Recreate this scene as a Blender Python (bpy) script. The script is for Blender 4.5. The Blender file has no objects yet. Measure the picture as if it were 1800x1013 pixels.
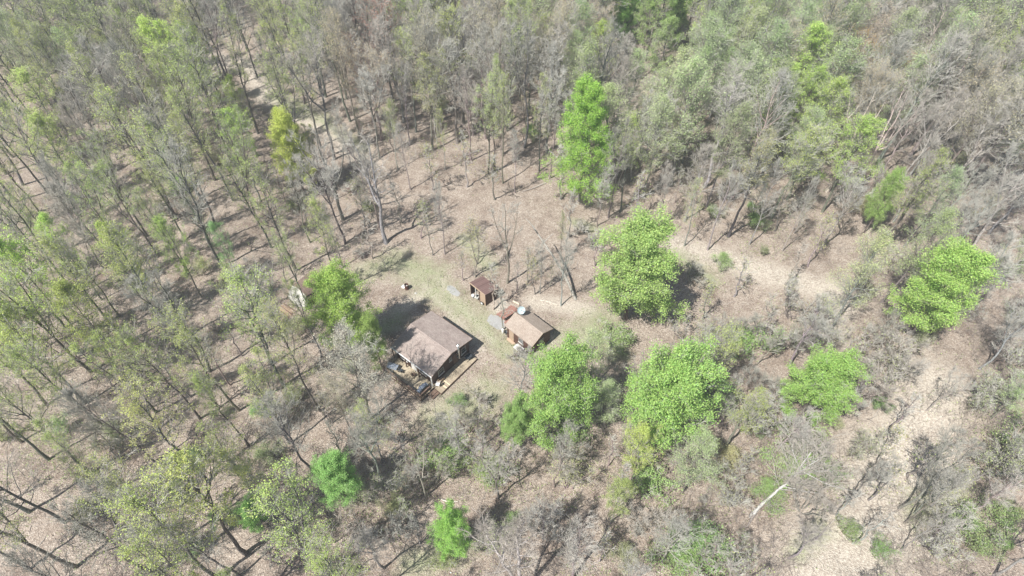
import bpy, math, random
import numpy as np
from math import radians as R, sin, cos, tan, pi, sqrt, atan2
from mathutils import Vector, Euler

# ------------------------------------------------------------------ camera, sky, sun, exposure
scene = bpy.context.scene
COL = scene.collection
CAM_H, FPX, PITCH = 66.0, 1100.0, R(49.5)
cam = bpy.data.cameras.new('camera'); cam.sensor_width = 36; cam.lens = 36*FPX/1800
cam.clip_start = 1; cam.clip_end = 6000
camo = bpy.data.objects.new('camera', cam); COL.objects.link(camo)
camo.location = (0, 0, CAM_H); camo.rotation_euler = (pi/2-PITCH, 0, 0)
scene.camera = camo

SUN_EL, SUN_TO = R(56.5), R(43)          # sun elevation; heading in which shadows fall
world = bpy.data.worlds.new('World'); scene.world = world; world.use_nodes = True
wn = world.node_tree.nodes; wl = world.node_tree.links
sky = wn.new('ShaderNodeTexSky'); sky.sky_type = 'NISHITA'; sky.sun_disc = False
sky.sun_elevation = SUN_EL; sky.sun_rotation = R(227)
wl.new(sky.outputs[0], wn['Background'].inputs[0]); wn['Background'].inputs[1].default_value = 0.065
sl = bpy.data.lights.new('sun', 'SUN'); sl.energy = 5.0; sl.angle = R(0.5); sl.color = (1, .965, .91)
so = bpy.data.objects.new('sun', sl); COL.objects.link(so)
sd = Vector((cos(SUN_EL)*cos(SUN_TO), cos(SUN_EL)*sin(SUN_TO), -sin(SUN_EL)))
so.rotation_euler = sd.to_track_quat('-Z', 'Y').to_euler(); so.location = (0, 0, 150)
vs = scene.view_settings
vs.view_transform = 'Standard'; vs.look = 'None'; vs.gamma = 1; vs.exposure = 0.72

# ------------------------------------------------------------------ where a photo point lies in the place
def gz(x, y):
    """height of the ground"""
    d = np.hypot((np.asarray(x)+3)/26, (np.asarray(y)-50)/20)
    k = np.clip(d-1, 0, 1); k = k*k*(3-2*k)
    return k*(1.1*np.sin(np.asarray(x)*.055+.6)*np.cos(np.asarray(y)*.047+1.) + .35*np.sin(np.asarray(x)*.17+np.asarray(y)*.13)
              + .12*np.sin(np.asarray(x)*.6)*np.sin(np.asarray(y)*.53+np.asarray(x)*.2))
def un(px, py, z=0.0):
    a = (px-900)/FPX; b = (506.5-py)/FPX
    dy = cos(PITCH)+b*sin(PITCH); dz = -sin(PITCH)+b*cos(PITCH); t = (CAM_H-z)/-dz
    return a*t, dy*t
def pj(x, y, z):
    Z = z-CAM_H
    f = y*cos(PITCH)-Z*sin(PITCH); u = y*sin(PITCH)+Z*cos(PITCH)
    return 900+FPX*x/f, 506.5-FPX*u/f

# ------------------------------------------------------------------ materials
def mat(name):
    m = bpy.data.materials.new(name); m.use_nodes = True
    return m, m.node_tree.nodes, m.node_tree.links, m.node_tree.nodes['Principled BSDF']
def ramp(n, stops, interp='LINEAR'):
    r = n.new('ShaderNodeValToRGB'); r.color_ramp.interpolation = interp
    e = r.color_ramp.elements
    while len(e) < len(stops): e.new(.5)
    for q, (p, c) in zip(e, stops): q.position = p; q.color = (*c, 1)
    return r
def noisy(name, c1, c2, scale=6, rough=.85, bump=.3, detail=5, stretch=None, metal=0, dist=.02, coords='Object'):
    m, n, l, b = mat(name)
    tc = n.new('ShaderNodeTexCoord'); nz = n.new('ShaderNodeTexNoise'); nz.inputs['Scale'].default_value = scale
    nz.inputs['Detail'].default_value = detail
    src = tc.outputs[coords]
    if stretch:
        mp = n.new('ShaderNodeMapping'); mp.inputs['Scale'].default_value = stretch; l.new(src, mp.inputs[0]); src = mp.outputs[0]
    l.new(src, nz.inputs['Vector'])
    r = ramp(n, [(.3, c1), (.7, c2)]); l.new(nz.outputs[0], r.inputs[0]); l.new(r.outputs[0], b.inputs['Base Color'])
    bp = n.new('ShaderNodeBump'); bp.inputs['Strength'].default_value = bump; bp.inputs['Distance'].default_value = dist
    l.new(nz.outputs[0], bp.inputs['Height']); l.new(bp.outputs[0], b.inputs['Normal'])
    b.inputs['Roughness'].default_value = rough; b.inputs['Metallic'].default_value = metal
    return m
def objcol_mix(m, n, l, src, factor_inputs):
    pass

def make_bark():
    m, n, l, b = mat('bark')
    oi = n.new('ShaderNodeObjectInfo'); tc = n.new('ShaderNodeTexCoord')
    mp = n.new('ShaderNodeMapping'); mp.inputs['Scale'].default_value = (5, 5, 1.2); l.new(tc.outputs['Object'], mp.inputs[0])
    nz = n.new('ShaderNodeTexNoise'); nz.inputs['Scale'].default_value = 2.2; nz.inputs['Detail'].default_value = 5
    l.new(mp.outputs[0], nz.inputs['Vector'])
    r = ramp(n, [(.32, (.45, .43, .42)), (.5, (.95, .95, .95)), (.72, (1.5, 1.5, 1.45))]); l.new(nz.outputs[0], r.inputs[0])
    mx = n.new('ShaderNodeMix'); mx.data_type = 'RGBA'; mx.blend_type = 'MULTIPLY'; mx.inputs[0].default_value = 1
    l.new(oi.outputs['Color'], mx.inputs[6]); l.new(r.outputs[0], mx.inputs[7]); l.new(mx.outputs[2], b.inputs['Base Color'])
    bp = n.new('ShaderNodeBump'); bp.inputs['Strength'].default_value = .5; bp.inputs['Distance'].default_value = .03
    l.new(nz.outputs[0], bp.inputs['Height']); l.new(bp.outputs[0], b.inputs['Normal'])
    b.inputs['Roughness'].default_value = .9
    return m
def make_twig():
    m, n, l, b = mat('twig_bark')
    oi = n.new('ShaderNodeObjectInfo')
    r = ramp(n, [(0, (.36, .35, .30)), (.5, (.50, .49, .44)), (1, (.43, .39, .34))]); l.new(oi.outputs['Random'], r.inputs[0])
    l.new(r.outputs[0], b.inputs['Base Color']); b.inputs['Roughness'].default_value = .85
    return m
def make_leaf():
    m, n, l, b = mat('leaf')
    oi = n.new('ShaderNodeObjectInfo'); g = n.new('ShaderNodeNewGeometry')
    hs = n.new('ShaderNodeHueSaturation'); l.new(oi.outputs['Color'], hs.inputs['Color'])
    m1 = n.new('ShaderNodeMapRange'); m1.inputs[3].default_value = .68; m1.inputs[4].default_value = 1.28
    l.new(g.outputs['Random Per Island'], m1.inputs[0]); l.new(m1.outputs[0], hs.inputs['Value'])
    m2 = n.new('ShaderNodeMapRange'); m2.inputs[3].default_value = .482; m2.inputs[4].default_value = .518
    ml = n.new('ShaderNodeMath'); ml.operation = 'FRACT'; mm = n.new('ShaderNodeMath'); mm.operation = 'MULTIPLY'; mm.inputs[1].default_value = 17.3
    l.new(g.outputs['Random Per Island'], mm.inputs[0]); l.new(mm.outputs[0], ml.inputs[0]); l.new(ml.outputs[0], m2.inputs[0]); l.new(m2.outputs[0], hs.inputs['Hue'])
    l.new(hs.outputs[0], b.inputs['Base Color']); b.inputs['Roughness'].default_value = .6
    tr = n.new('ShaderNodeBsdfTranslucent'); l.new(hs.outputs[0], tr.inputs[0])
    mx = n.new('ShaderNodeMixShader'); mx.inputs[0].default_value = .38
    l.new(b.outputs[0], mx.inputs[1]); l.new(tr.outputs[0], mx.inputs[2]); l.new(mx.outputs[0], n['Material Output'].inputs[0])
    return m
BARK, TWIG, LEAF = make_bark(), make_twig(), make_leaf()

def make_ground():
    m, n, l, b = mat('leaf_litter')
    tc = n.new('ShaderNodeTexCoord'); P = tc.outputs['Object']
    def vor(s):
        v = n.new('ShaderNodeTexVoronoi'); v.inputs['Scale'].default_value = s; l.new(P, v.inputs['Vector']); return v
    def noi(s, d=4):
        v = n.new('ShaderNodeTexNoise'); v.inputs['Scale'].default_value = s; v.inputs['Detail'].default_value = d; l.new(P, v.inputs['Vector']); return v
    v1 = vor(7.5); v2 = vor(13.)
    sep = n.new('ShaderNodeSeparateColor'); l.new(v1.outputs['Color'], sep.inputs[0])
    litter = ramp(n, [(0, (0.129, 0.0992, 0.0798)), (.2, (0.236, 0.186, 0.152)), (.55, (0.331, 0.274, 0.228)), (.85, (0.418, 0.361, 0.308)), (1, (0.562, 0.517, 0.456))])
    l.new(sep.outputs[0], litter.inputs[0])
    sep2 = n.new('ShaderNodeSeparateColor'); l.new(v2.outputs['Color'], sep2.inputs[0])
    l2 = ramp(n, [(0, (0.137, 0.11, 0.0912)), (.5, (0.315, 0.263, 0.217)), (1, (0.486, 0.43, 0.369))]); l.new(sep2.outputs[1], l2.inputs[0])
    mx = n.new('ShaderNodeMix'); mx.data_type = 'RGBA'; mx.inputs[0].default_value = .5
    l.new(litter.outputs[0], mx.inputs[6]); l.new(l2.outputs[0], mx.inputs[7])
    # broad patches: damper brown, paler dry
    big = noi(.3, 9); big.inputs['Roughness'].default_value = .72; br = ramp(n, [(.3, (.55, .48, .44)), (.47, (.93, .90, .87)), (.6, (1.08, 1.07, 1.05)), (.74, (1.3, 1.3, 1.28))]); l.new(big.outputs[0], br.inputs[0])
    mul = n.new('ShaderNodeMix'); mul.data_type = 'RGBA'; mul.blend_type = 'MULTIPLY'; mul.inputs[0].default_value = 1
    l.new(mx.outputs[2], mul.inputs[6]); l.new(br.outputs[0], mul.inputs[7])
    # bare pale dirt of the wheel tracks
    at = n.new('ShaderNodeAttribute'); at.attribute_name = 'dirt'
    dn = noi(4.5, 8); dirt = ramp(n, [(.3, (0.412, 0.36, 0.296)), (.7, (0.556, 0.507, 0.43))]); l.new(dn.outputs[0], dirt.inputs[0])
    m3 = n.new('ShaderNodeMix'); m3.data_type = 'RGBA'
    dm = n.new('ShaderNodeMath'); dm.operation = 'MULTIPLY'; l.new(at.outputs['Fac'], dm.inputs[0])
    dr = n.new('ShaderNodeMapRange'); dr.inputs[1].default_value = .25; dr.inputs[2].default_value = .6; l.new(dn.outputs[0], dr.inputs[0]); l.new(dr.outputs[0], dm.inputs[1])
    l.new(dm.outputs[0], m3.inputs[0]); l.new(mul.outputs[2], m3.inputs[6]); l.new(dirt.outputs[0], m3.inputs[7])
    # grass
    ag = n.new('ShaderNodeAttribute'); ag.attribute_name = 'grass'
    gn = noi(.7, 9); gn.inputs['Roughness'].default_value = .75
    gcn = noi(9., 4); gc = ramp(n, [(.3, (.15, .19, .09)), (.5, (.29, .325, .18)), (.66, (.44, .41, .30))]); l.new(gcn.outputs[0], gc.inputs[0])
    ga = n.new('ShaderNodeMath'); ga.operation = 'ADD'; l.new(ag.outputs['Fac'], ga.inputs[0]); l.new(gn.outputs[0], ga.inputs[1])
    gr = n.new('ShaderNodeMapRange'); gr.inputs[1].default_value = .80; gr.inputs[2].default_value = 1.3; gr.inputs[4].default_value = .85
    l.new(ga.outputs[0], gr.inputs[0])
    m4 = n.new('ShaderNodeMix'); m4.data_type = 'RGBA'; l.new(gr.outputs[0], m4.inputs[0]); l.new(m3.outputs[2], m4.inputs[6]); l.new(gc.outputs[0], m4.inputs[7])
    l.new(m4.outputs[2], b.inputs['Base Color']); b.inputs['Roughness'].default_value = .9
    bp = n.new('ShaderNodeBump'); bp.inputs['Strength'].default_value = .8; bp.inputs['Distance'].default_value = .12
    l.new(v1.outputs['Distance'], bp.inputs['Height']); l.new(bp.outputs[0], b.inputs['Normal'])
    return m

def boards(name, c1, c2, pitch, axis, gap=(.02, .015, .012), rough=.75, gapw=.08, nscale=3):
    """planks laid side by side; axis 0/1/2 = direction across the planks in object space"""
    m, n, l, b = mat(name)
    tc = n.new('ShaderNodeTexCoord'); sx = n.new('ShaderNodeSeparateXYZ'); l.new(tc.outputs['Object'], sx.inputs[0])
    d = n.new('ShaderNodeMath'); d.operation = 'DIVIDE'; d.inputs[1].default_value = pitch; l.new(sx.outputs[axis], d.inputs[0])
    fl = n.new('ShaderNodeMath'); fl.operation = 'FLOOR'; l.new(d.outputs[0], fl.inputs[0])
    fr = n.new('ShaderNodeMath'); fr.operation = 'FRACT'; l.new(d.outputs[0], fr.inputs[0])
    wn_ = n.new('ShaderNodeTexWhiteNoise'); wn_.noise_dimensions = '1D'; l.new(fl.outputs[0], wn_.inputs['W'])
    nz = n.new('ShaderNodeTexNoise'); nz.inputs['Scale'].default_value = nscale; nz.inputs['Detail'].default_value = 6; l.new(tc.outputs['Object'], nz.inputs['Vector'])
    av = n.new('ShaderNodeMix'); av.inputs[0].default_value = .45; l.new(wn_.outputs[0], av.inputs[2]); l.new(nz.outputs[0], av.inputs[3])
    r = ramp(n, [(.15, c1), (.85, c2)]); l.new(av.outputs[0], r.inputs[0])
    lt = n.new('ShaderNodeMath'); lt.operation = 'LESS_THAN'; lt.inputs[1].default_value = gapw; l.new(fr.outputs[0], lt.inputs[0])
    mx = n.new('ShaderNodeMix'); mx.data_type = 'RGBA'; mx.inputs[7].default_value = (*gap, 1)
    l.new(lt.outputs[0], mx.inputs[0]); l.new(r.outputs[0], mx.inputs[6]); l.new(mx.outputs[2], b.inputs['Base Color'])
    b.inputs['Roughness'].default_value = rough
    bp = n.new('ShaderNodeBump'); bp.inputs['Strength'].default_value = .6; bp.inputs['Distance'].default_value = .02; bp.invert = True
    l.new(lt.outputs[0], bp.inputs['Height']); l.new(bp.outputs[0], b.inputs['Normal'])
    return m
def shingles(name, c1, c2, streak):
    m, n, l, b = mat(name)
    tc = n.new('ShaderNodeTexCoord')
    mp = n.new('ShaderNodeMapping'); mp.inputs['Scale'].default_value = (1, 1, 0); l.new(tc.outputs['Object'], mp.inputs[0])
    bk = n.new('ShaderNodeTexBrick'); bk.inputs['Scale'].default_value = 1.; bk.inputs['Brick Width'].default_value = .3; bk.inputs['Row Height'].default_value = .14
    bk.inputs['Mortar Size'].default_value = .008; bk.inputs['Color1'].default_value = (*c1, 1); bk.inputs['Color2'].default_value = (*c2, 1)
    bk.inputs['Mortar'].default_value = (c1[0]*.45, c1[1]*.42, c1[2]*.42, 1); l.new(mp.outputs[0], bk.inputs[0])
    nz = n.new('ShaderNodeTexNoise'); nz.inputs['Scale'].default_value = .9; nz.inputs['Detail'].default_value = 9; nz.inputs['Roughness'].default_value = .7
    l.new(tc.outputs['Object'], nz.inputs['Vector'])
    r = ramp(n, [(.3, streak), (.6, (1, 1, 1)), (.8, (1.15, 1.13, 1.1))]); l.new(nz.outputs[0], r.inputs[0])
    mx = n.new('ShaderNodeMix'); mx.data_type = 'RGBA'; mx.blend_type = 'MULTIPLY'; mx.inputs[0].default_value = 1
    l.new(bk.outputs[0], mx.inputs[6]); l.new(r.outputs[0], mx.inputs[7]); l.new(mx.outputs[2], b.inputs['Base Color'])
    b.inputs['Roughness'].default_value = .9
    bp = n.new('ShaderNodeBump'); bp.inputs['Strength'].default_value = .5; bp.inputs['Distance'].default_value = .01
    l.new(bk.outputs['Fac'], bp.inputs['Height']); bp.invert = True; l.new(bp.outputs[0], b.inputs['Normal'])
    return m

# ------------------------------------------------------------------ mesh helpers
def mesh_quads(name, V, F, mats, mi=None, smooth=False):
    V = np.ascontiguousarray(V, dtype=np.float32); F = np.ascontiguousarray(F, dtype=np.int32)
    me = bpy.data.meshes.new(name); me.vertices.add(len(V)); me.vertices.foreach_set('co', V.ravel())
    k = F.shape[1]
    me.loops.add(F.size); me.loops.foreach_set('vertex_index', F.ravel())
    me.polygons.add(len(F)); me.polygons.foreach_set('loop_start', np.arange(0, F.size, k, dtype=np.int32))
    try: me.polygons.foreach_set('loop_total', np.full(len(F), k, dtype=np.int32))
    except Exception: pass
    for m in mats: me.materials.append(m)
    if mi is not None: me.polygons.foreach_set('material_index', np.ascontiguousarray(mi, dtype=np.int32))
    if smooth: me.polygons.foreach_set('use_smooth', np.ones(len(F), dtype=bool))
    me.update(calc_edges=True)
    return me
def link(name, me, parent=None, loc=None, color=None):
    o = bpy.data.objects.new(name, me); COL.objects.link(o)
    if parent: o.parent = parent
    if loc is not None: o.location = loc
    if color is not None: o.color = (*color, 1)
    return o
def tag(o, label=None, cat=None, group=None, kind=None):
    if label: o['label'] = label
    if cat: o['category'] = cat
    if group: o['group'] = group
    if kind: o['kind'] = kind
    return o
def thing(name, label, cat, loc, rz=0, group=None):
    o = bpy.data.objects.new(name, None); COL.objects.link(o); o.empty_display_size = .3
    o.location = loc; o.rotation_euler = (0, 0, rz)
    return tag(o, label, cat, group)

class MB:
    def __init__(s): s.v = []; s.f = []
    def add(s, vs, fs):
        k = len(s.v); s.v += [tuple(p) for p in vs]; s.f += [tuple(i+k for i in q) for q in fs]; return s
    def box(s, x0, x1, y0, y1, z0, z1, rot=None, piv=None, bev=0):
        P = [(x0,y0,z0),(x1,y0,z0),(x1,y1,z0),(x0,y1,z0),(x0,y0,z1),(x1,y0,z1),(x1,y1,z1),(x0,y1,z1)]
        if rot is not None:
            c = Vector(piv if piv else ((x0+x1)/2, (y0+y1)/2, (z0+z1)/2)); e = Euler(rot).to_matrix()
            P = [tuple(e @ (Vector(p)-c)+c) for p in P]
        return s.add(P, [(0,3,2,1),(4,5,6,7),(0,1,5,4),(1,2,6,5),(2,3,7,6),(3,0,4,7)])
    def prism(s, poly, a, b, axis=0):
        """poly of 2D points extruded from a to b along axis (0: poly is y,z; 1: x,z; 2: x,y)"""
        def P(p, t): return (t, p[0], p[1]) if axis == 0 else (p[0], t, p[1]) if axis == 1 else (p[0], p[1], t)
        n = len(poly); vs_ = [P(p, a) for p in poly]+[P(p, b) for p in poly]
        fs = [tuple(range(n)), tuple(range(2*n-1, n-1, -1))]+[(i, i+n, (i+1) % n+n, (i+1) % n) for i in range(n)]
        return s.add(vs_, fs)
    def cyl(s, p0, p1, r0, r1=None, n=12, caps=True):
        r1 = r0 if r1 is None else r1
        p0 = Vector(p0); p1 = Vector(p1); d = (p1-p0).normalized()
        a = d.cross(Vector((0, 0, 1)) if abs(d.z) < .9 else Vector((1, 0, 0))).normalized(); b = d.cross(a)
        vs_ = []
        for p, r in ((p0, r0), (p1, r1)):
            for i in range(n):
                t = 2*pi*i/n; vs_.append(p+a*(r*cos(t))+b*(r*sin(t)))
        fs = [(i, (i+1) % n, (i+1) % n+n, i+n) for i in range(n)]
        if caps: fs += [tuple(range(n-1, -1, -1)), tuple(range(n, 2*n))]
        return s.add(vs_, fs)
    def path(s, pts, r, n=6):
        for a, b in zip(pts[:-1], pts[1:]): s.cyl(a, b, r, n=n)
        return s
    def lathe(s, prof, n=18, c=(0, 0, 0)):
        vs_ = []; 
        for r, z in prof:
            for i in range(n): vs_.append((c[0]+r*cos(2*pi*i/n), c[1]+r*sin(2*pi*i/n), c[2]+z))
        fs = []
        for j in range(len(prof)-1):
            for i in range(n): fs.append((j*n+i, j*n+(i+1) % n, (j+1)*n+(i+1) % n, (j+1)*n+i))
        return s.add(vs_, fs)
    def build(s, name, m, parent=None, loc=None, bevel=0, smooth=False):
        me = bpy.data.meshes.new(name); me.from_pydata(s.v, [], s.f); me.materials.append(m)
        o = link(name, me, parent, loc)
        if smooth:
            for p in me.polygons: p.use_smooth = True
        if bevel:
            b = o.modifiers.new('bevel', 'BEVEL'); b.width = bevel; b.segments = 2; b.limit_method = 'ANGLE'; b.angle_limit = R(40)
        return o

# ------------------------------------------------------------------ ground
def axis_coords(lo, hi, step, far):
    mid = np.arange(lo, hi+step*.5, step); o = []
    s = step; x = 0
    while x < far: s *= 1.35; x += s; o.append(x)
    o = np.array(o)
    return np.concatenate([(lo-o)[::-1], mid, hi+o])
def capsule(px, py, c):
    x1, y1, x2, y2, r = c
    dx, dy = x2-x1, y2-y1; L = dx*dx+dy*dy+1e-9
    t = np.clip(((px-x1)*dx+(py-y1)*dy)/L, 0, 1)
    return np.clip(1-np.hypot(px-x1-t*dx, py-y1-t*dy)/r, 0, 1)
def gpt(px, py): return un(px, py, 0)
GRASS = [(640,480,700,455,40),(700,460,775,515,52),(775,515,850,570,44),(850,570,890,620,36),(690,455,770,480,40),
         (1000,600,1060,560,50),(1060,560,1090,620,34),(770,740,860,690,60),(640,600,700,560,30),(820,420,860,470,30),
         (480,160,570,205,26),(540,190,640,260,20),(1190,450,1250,490,34),(1010,390,1060,410,20),(720,1000,820,960,40),
         (1620,900,1680,860,50),(1400,970,1450,930,30),(900,610,1000,640,40)]
DIRT = [(770,490,822,552,6),(822,552,868,600,6),(745,500,800,560,5),(800,560,850,615,5),(340,95,430,110,20),(430,110,470,170,16),(470,170,560,215,14),(560,215,650,290,16),
        (940,530,1030,545,16),(1190,430,1320,470,26),(1320,470,1480,520,28),(1480,520,1460,600,22),(1540,860,1600,780,75),(1600,780,1640,690,60),(1560,930,1450,1000,75),(880,545,960,600,20),(740,520,700,545,12)]
gx = axis_coords(-120, 120, .6, 2500); gy = axis_coords(-5, 190, .6, 2500)
X, Y = np.meshgrid(gx, gy); Zg = gz(np.clip(X, -400, 400), np.clip(Y, -400, 400))
nx, ny = len(gx), len(gy)
V = np.stack([X.ravel(), Y.ravel(), Zg.ravel()], 1)
idx = np.arange(nx*ny).reshape(ny, nx)
F = np.stack([idx[:-1, :-1].ravel(), idx[:-1, 1:].ravel(), idx[1:, 1:].ravel(), idx[1:, :-1].ravel()], 1)
gme = mesh_quads('forest_floor', V, F, [make_ground()], smooth=True)
def field(caps, x, y, gain):
    """soft strips laid on the ground between ground points"""
    out = np.zeros_like(x)
    for (a, b, c, d, r) in caps:
        p = gpt(a, b); q = gpt(c, d); m_ = ((b+d)/2); sc = CAM_H/sin(PITCH+math.atan((m_-506.5)/FPX))/FPX
        out = np.maximum(out, capsule(x, y, (p[0], p[1], q[0], q[1], r*sc*1.5)))
    return np.clip(out*gain, 0, 1)
for nm, caps, gain in (('grass', GRASS, .72), ('dirt', DIRT, 1.5)):
    at = gme.attributes.new(nm, 'FLOAT', 'POINT'); at.data.foreach_set('value', field(caps, V[:, 0], V[:, 1], gain).astype(np.float32))
ground = tag(link('ground', gme), kind='structure')

# ------------------------------------------------------------------ tree generator
def tubes(P, Rr, k):
    """P (N,n,3) polylines, Rr (N,n) radii -> verts, quads"""
    N, n, _ = P.shape
    T = np.empty_like(P); T[:, 1:-1] = P[:, 2:]-P[:, :-2]; T[:, 0] = P[:, 1]-P[:, 0]; T[:, -1] = P[:, -1]-P[:, -2]
    T /= np.linalg.norm(T, axis=2, keepdims=True)+1e-9
    ref = np.where(np.abs(T[:, :1, 2:3]) > .8, np.array([1., 0, 0]), np.array([0, 0, 1.]))
    A = np.cross(T, np.broadcast_to(ref, T.shape)); A /= np.linalg.norm(A, axis=2, keepdims=True)+1e-9
    B = np.cross(T, A)
    th = np.arange(k)*2*pi/k
    ring = P[:, :, None, :]+Rr[:, :, None, None]*(A[:, :, None, :]*np.cos(th)[None, None, :, None]+B[:, :, None, :]*np.sin(th)[None, None, :, None])
    Vv = ring.reshape(-1, 3)
    b = (np.arange(N)[:, None, None]*n+np.arange(n-1)[None, :, None])*k
    i = np.arange(k)[None, None, :]; j = (i+1) % k
    Fq = np.stack([b+i, b+j, b+k+j, b+k+i], -1).reshape(-1, 4)
    return Vv, Fq
def at_(P, s):
    """points of polylines P (N,n,3) at parameter s (N,m) in 0..1 -> (N,m,3) and tangents"""
    N, n, _ = P.shape
    q = np.clip(s*(n-1), 0, n-1-1e-6); i = q.astype(int); f = (q-i)[..., None]
    r = np.arange(N)[:, None]
    a = P[r, i]; b = P[r, i+1]
    t = b-a; t = t/(np.linalg.norm(t, axis=2, keepdims=True)+1e-9)
    return a+(b-a)*f, t
def spawn(rng, P, L, m, s0, s1, ang, lf, n, up, lmin=.15, jit=.35, wig=.08):
    """children of polylines: m each between s0..s1, leaving at angle ang, length lf*parent length"""
    N = len(P)
    s = s0+(s1-s0)*(np.arange(m)[None]+rng.random((N, m)))/m
    O, T = at_(P, s)
    rnd = rng.normal(size=(N, m, 3)); side = np.cross(T, rnd); side /= np.linalg.norm(side, axis=2, keepdims=True)+1e-9
    a = R(ang)*(1+jit*rng.normal(size=(N, m, 1))*.5)
    D = T*np.cos(a)+side*np.sin(a)
    ln = np.maximum(lf*L[:, None]*(1.15-.55*s)*(.65+.7*rng.random((N, m))), lmin)
    D = D.reshape(-1, 3); O = O.reshape(-1, 3); ln = ln.ravel()
    C = np.empty((len(O), n, 3)); C[:, 0] = O; p = O.copy(); d = D.copy(); step = (ln/(n-1))[:, None]
    for i in range(1, n):
        d = d+np.array([0, 0, up])/(n-1)+rng.normal(size=d.shape)*wig
        d /= np.linalg.norm(d, axis=1, keepdims=True); p = p+d*step; C[:, i] = p
    return C, ln, s.ravel()
def leaf_quads(rng, C, size, flat=.5):
    N = len(C)
    nrm = rng.normal(size=(N, 3)); nrm[:, 2] = np.abs(nrm[:, 2])+flat; nrm /= np.linalg.norm(nrm, axis=1, keepdims=True)
    a = np.cross(nrm, rng.normal(size=(N, 3))); a /= np.linalg.norm(a, axis=1, keepdims=True)+1e-9; b = np.cross(nrm, a)
    sz = (size*(.6+.8*rng.random(N)))[:, None]; asp = .6
    Vv = np.stack([C+a*sz*.5, C+b*sz*.5*asp+nrm*sz*.08, C-a*sz*.5, C-b*sz*.5*asp+nrm*sz*.08], 1).reshape(-1, 3)
    return Vv, np.arange(4*N).reshape(-1, 4)

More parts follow.
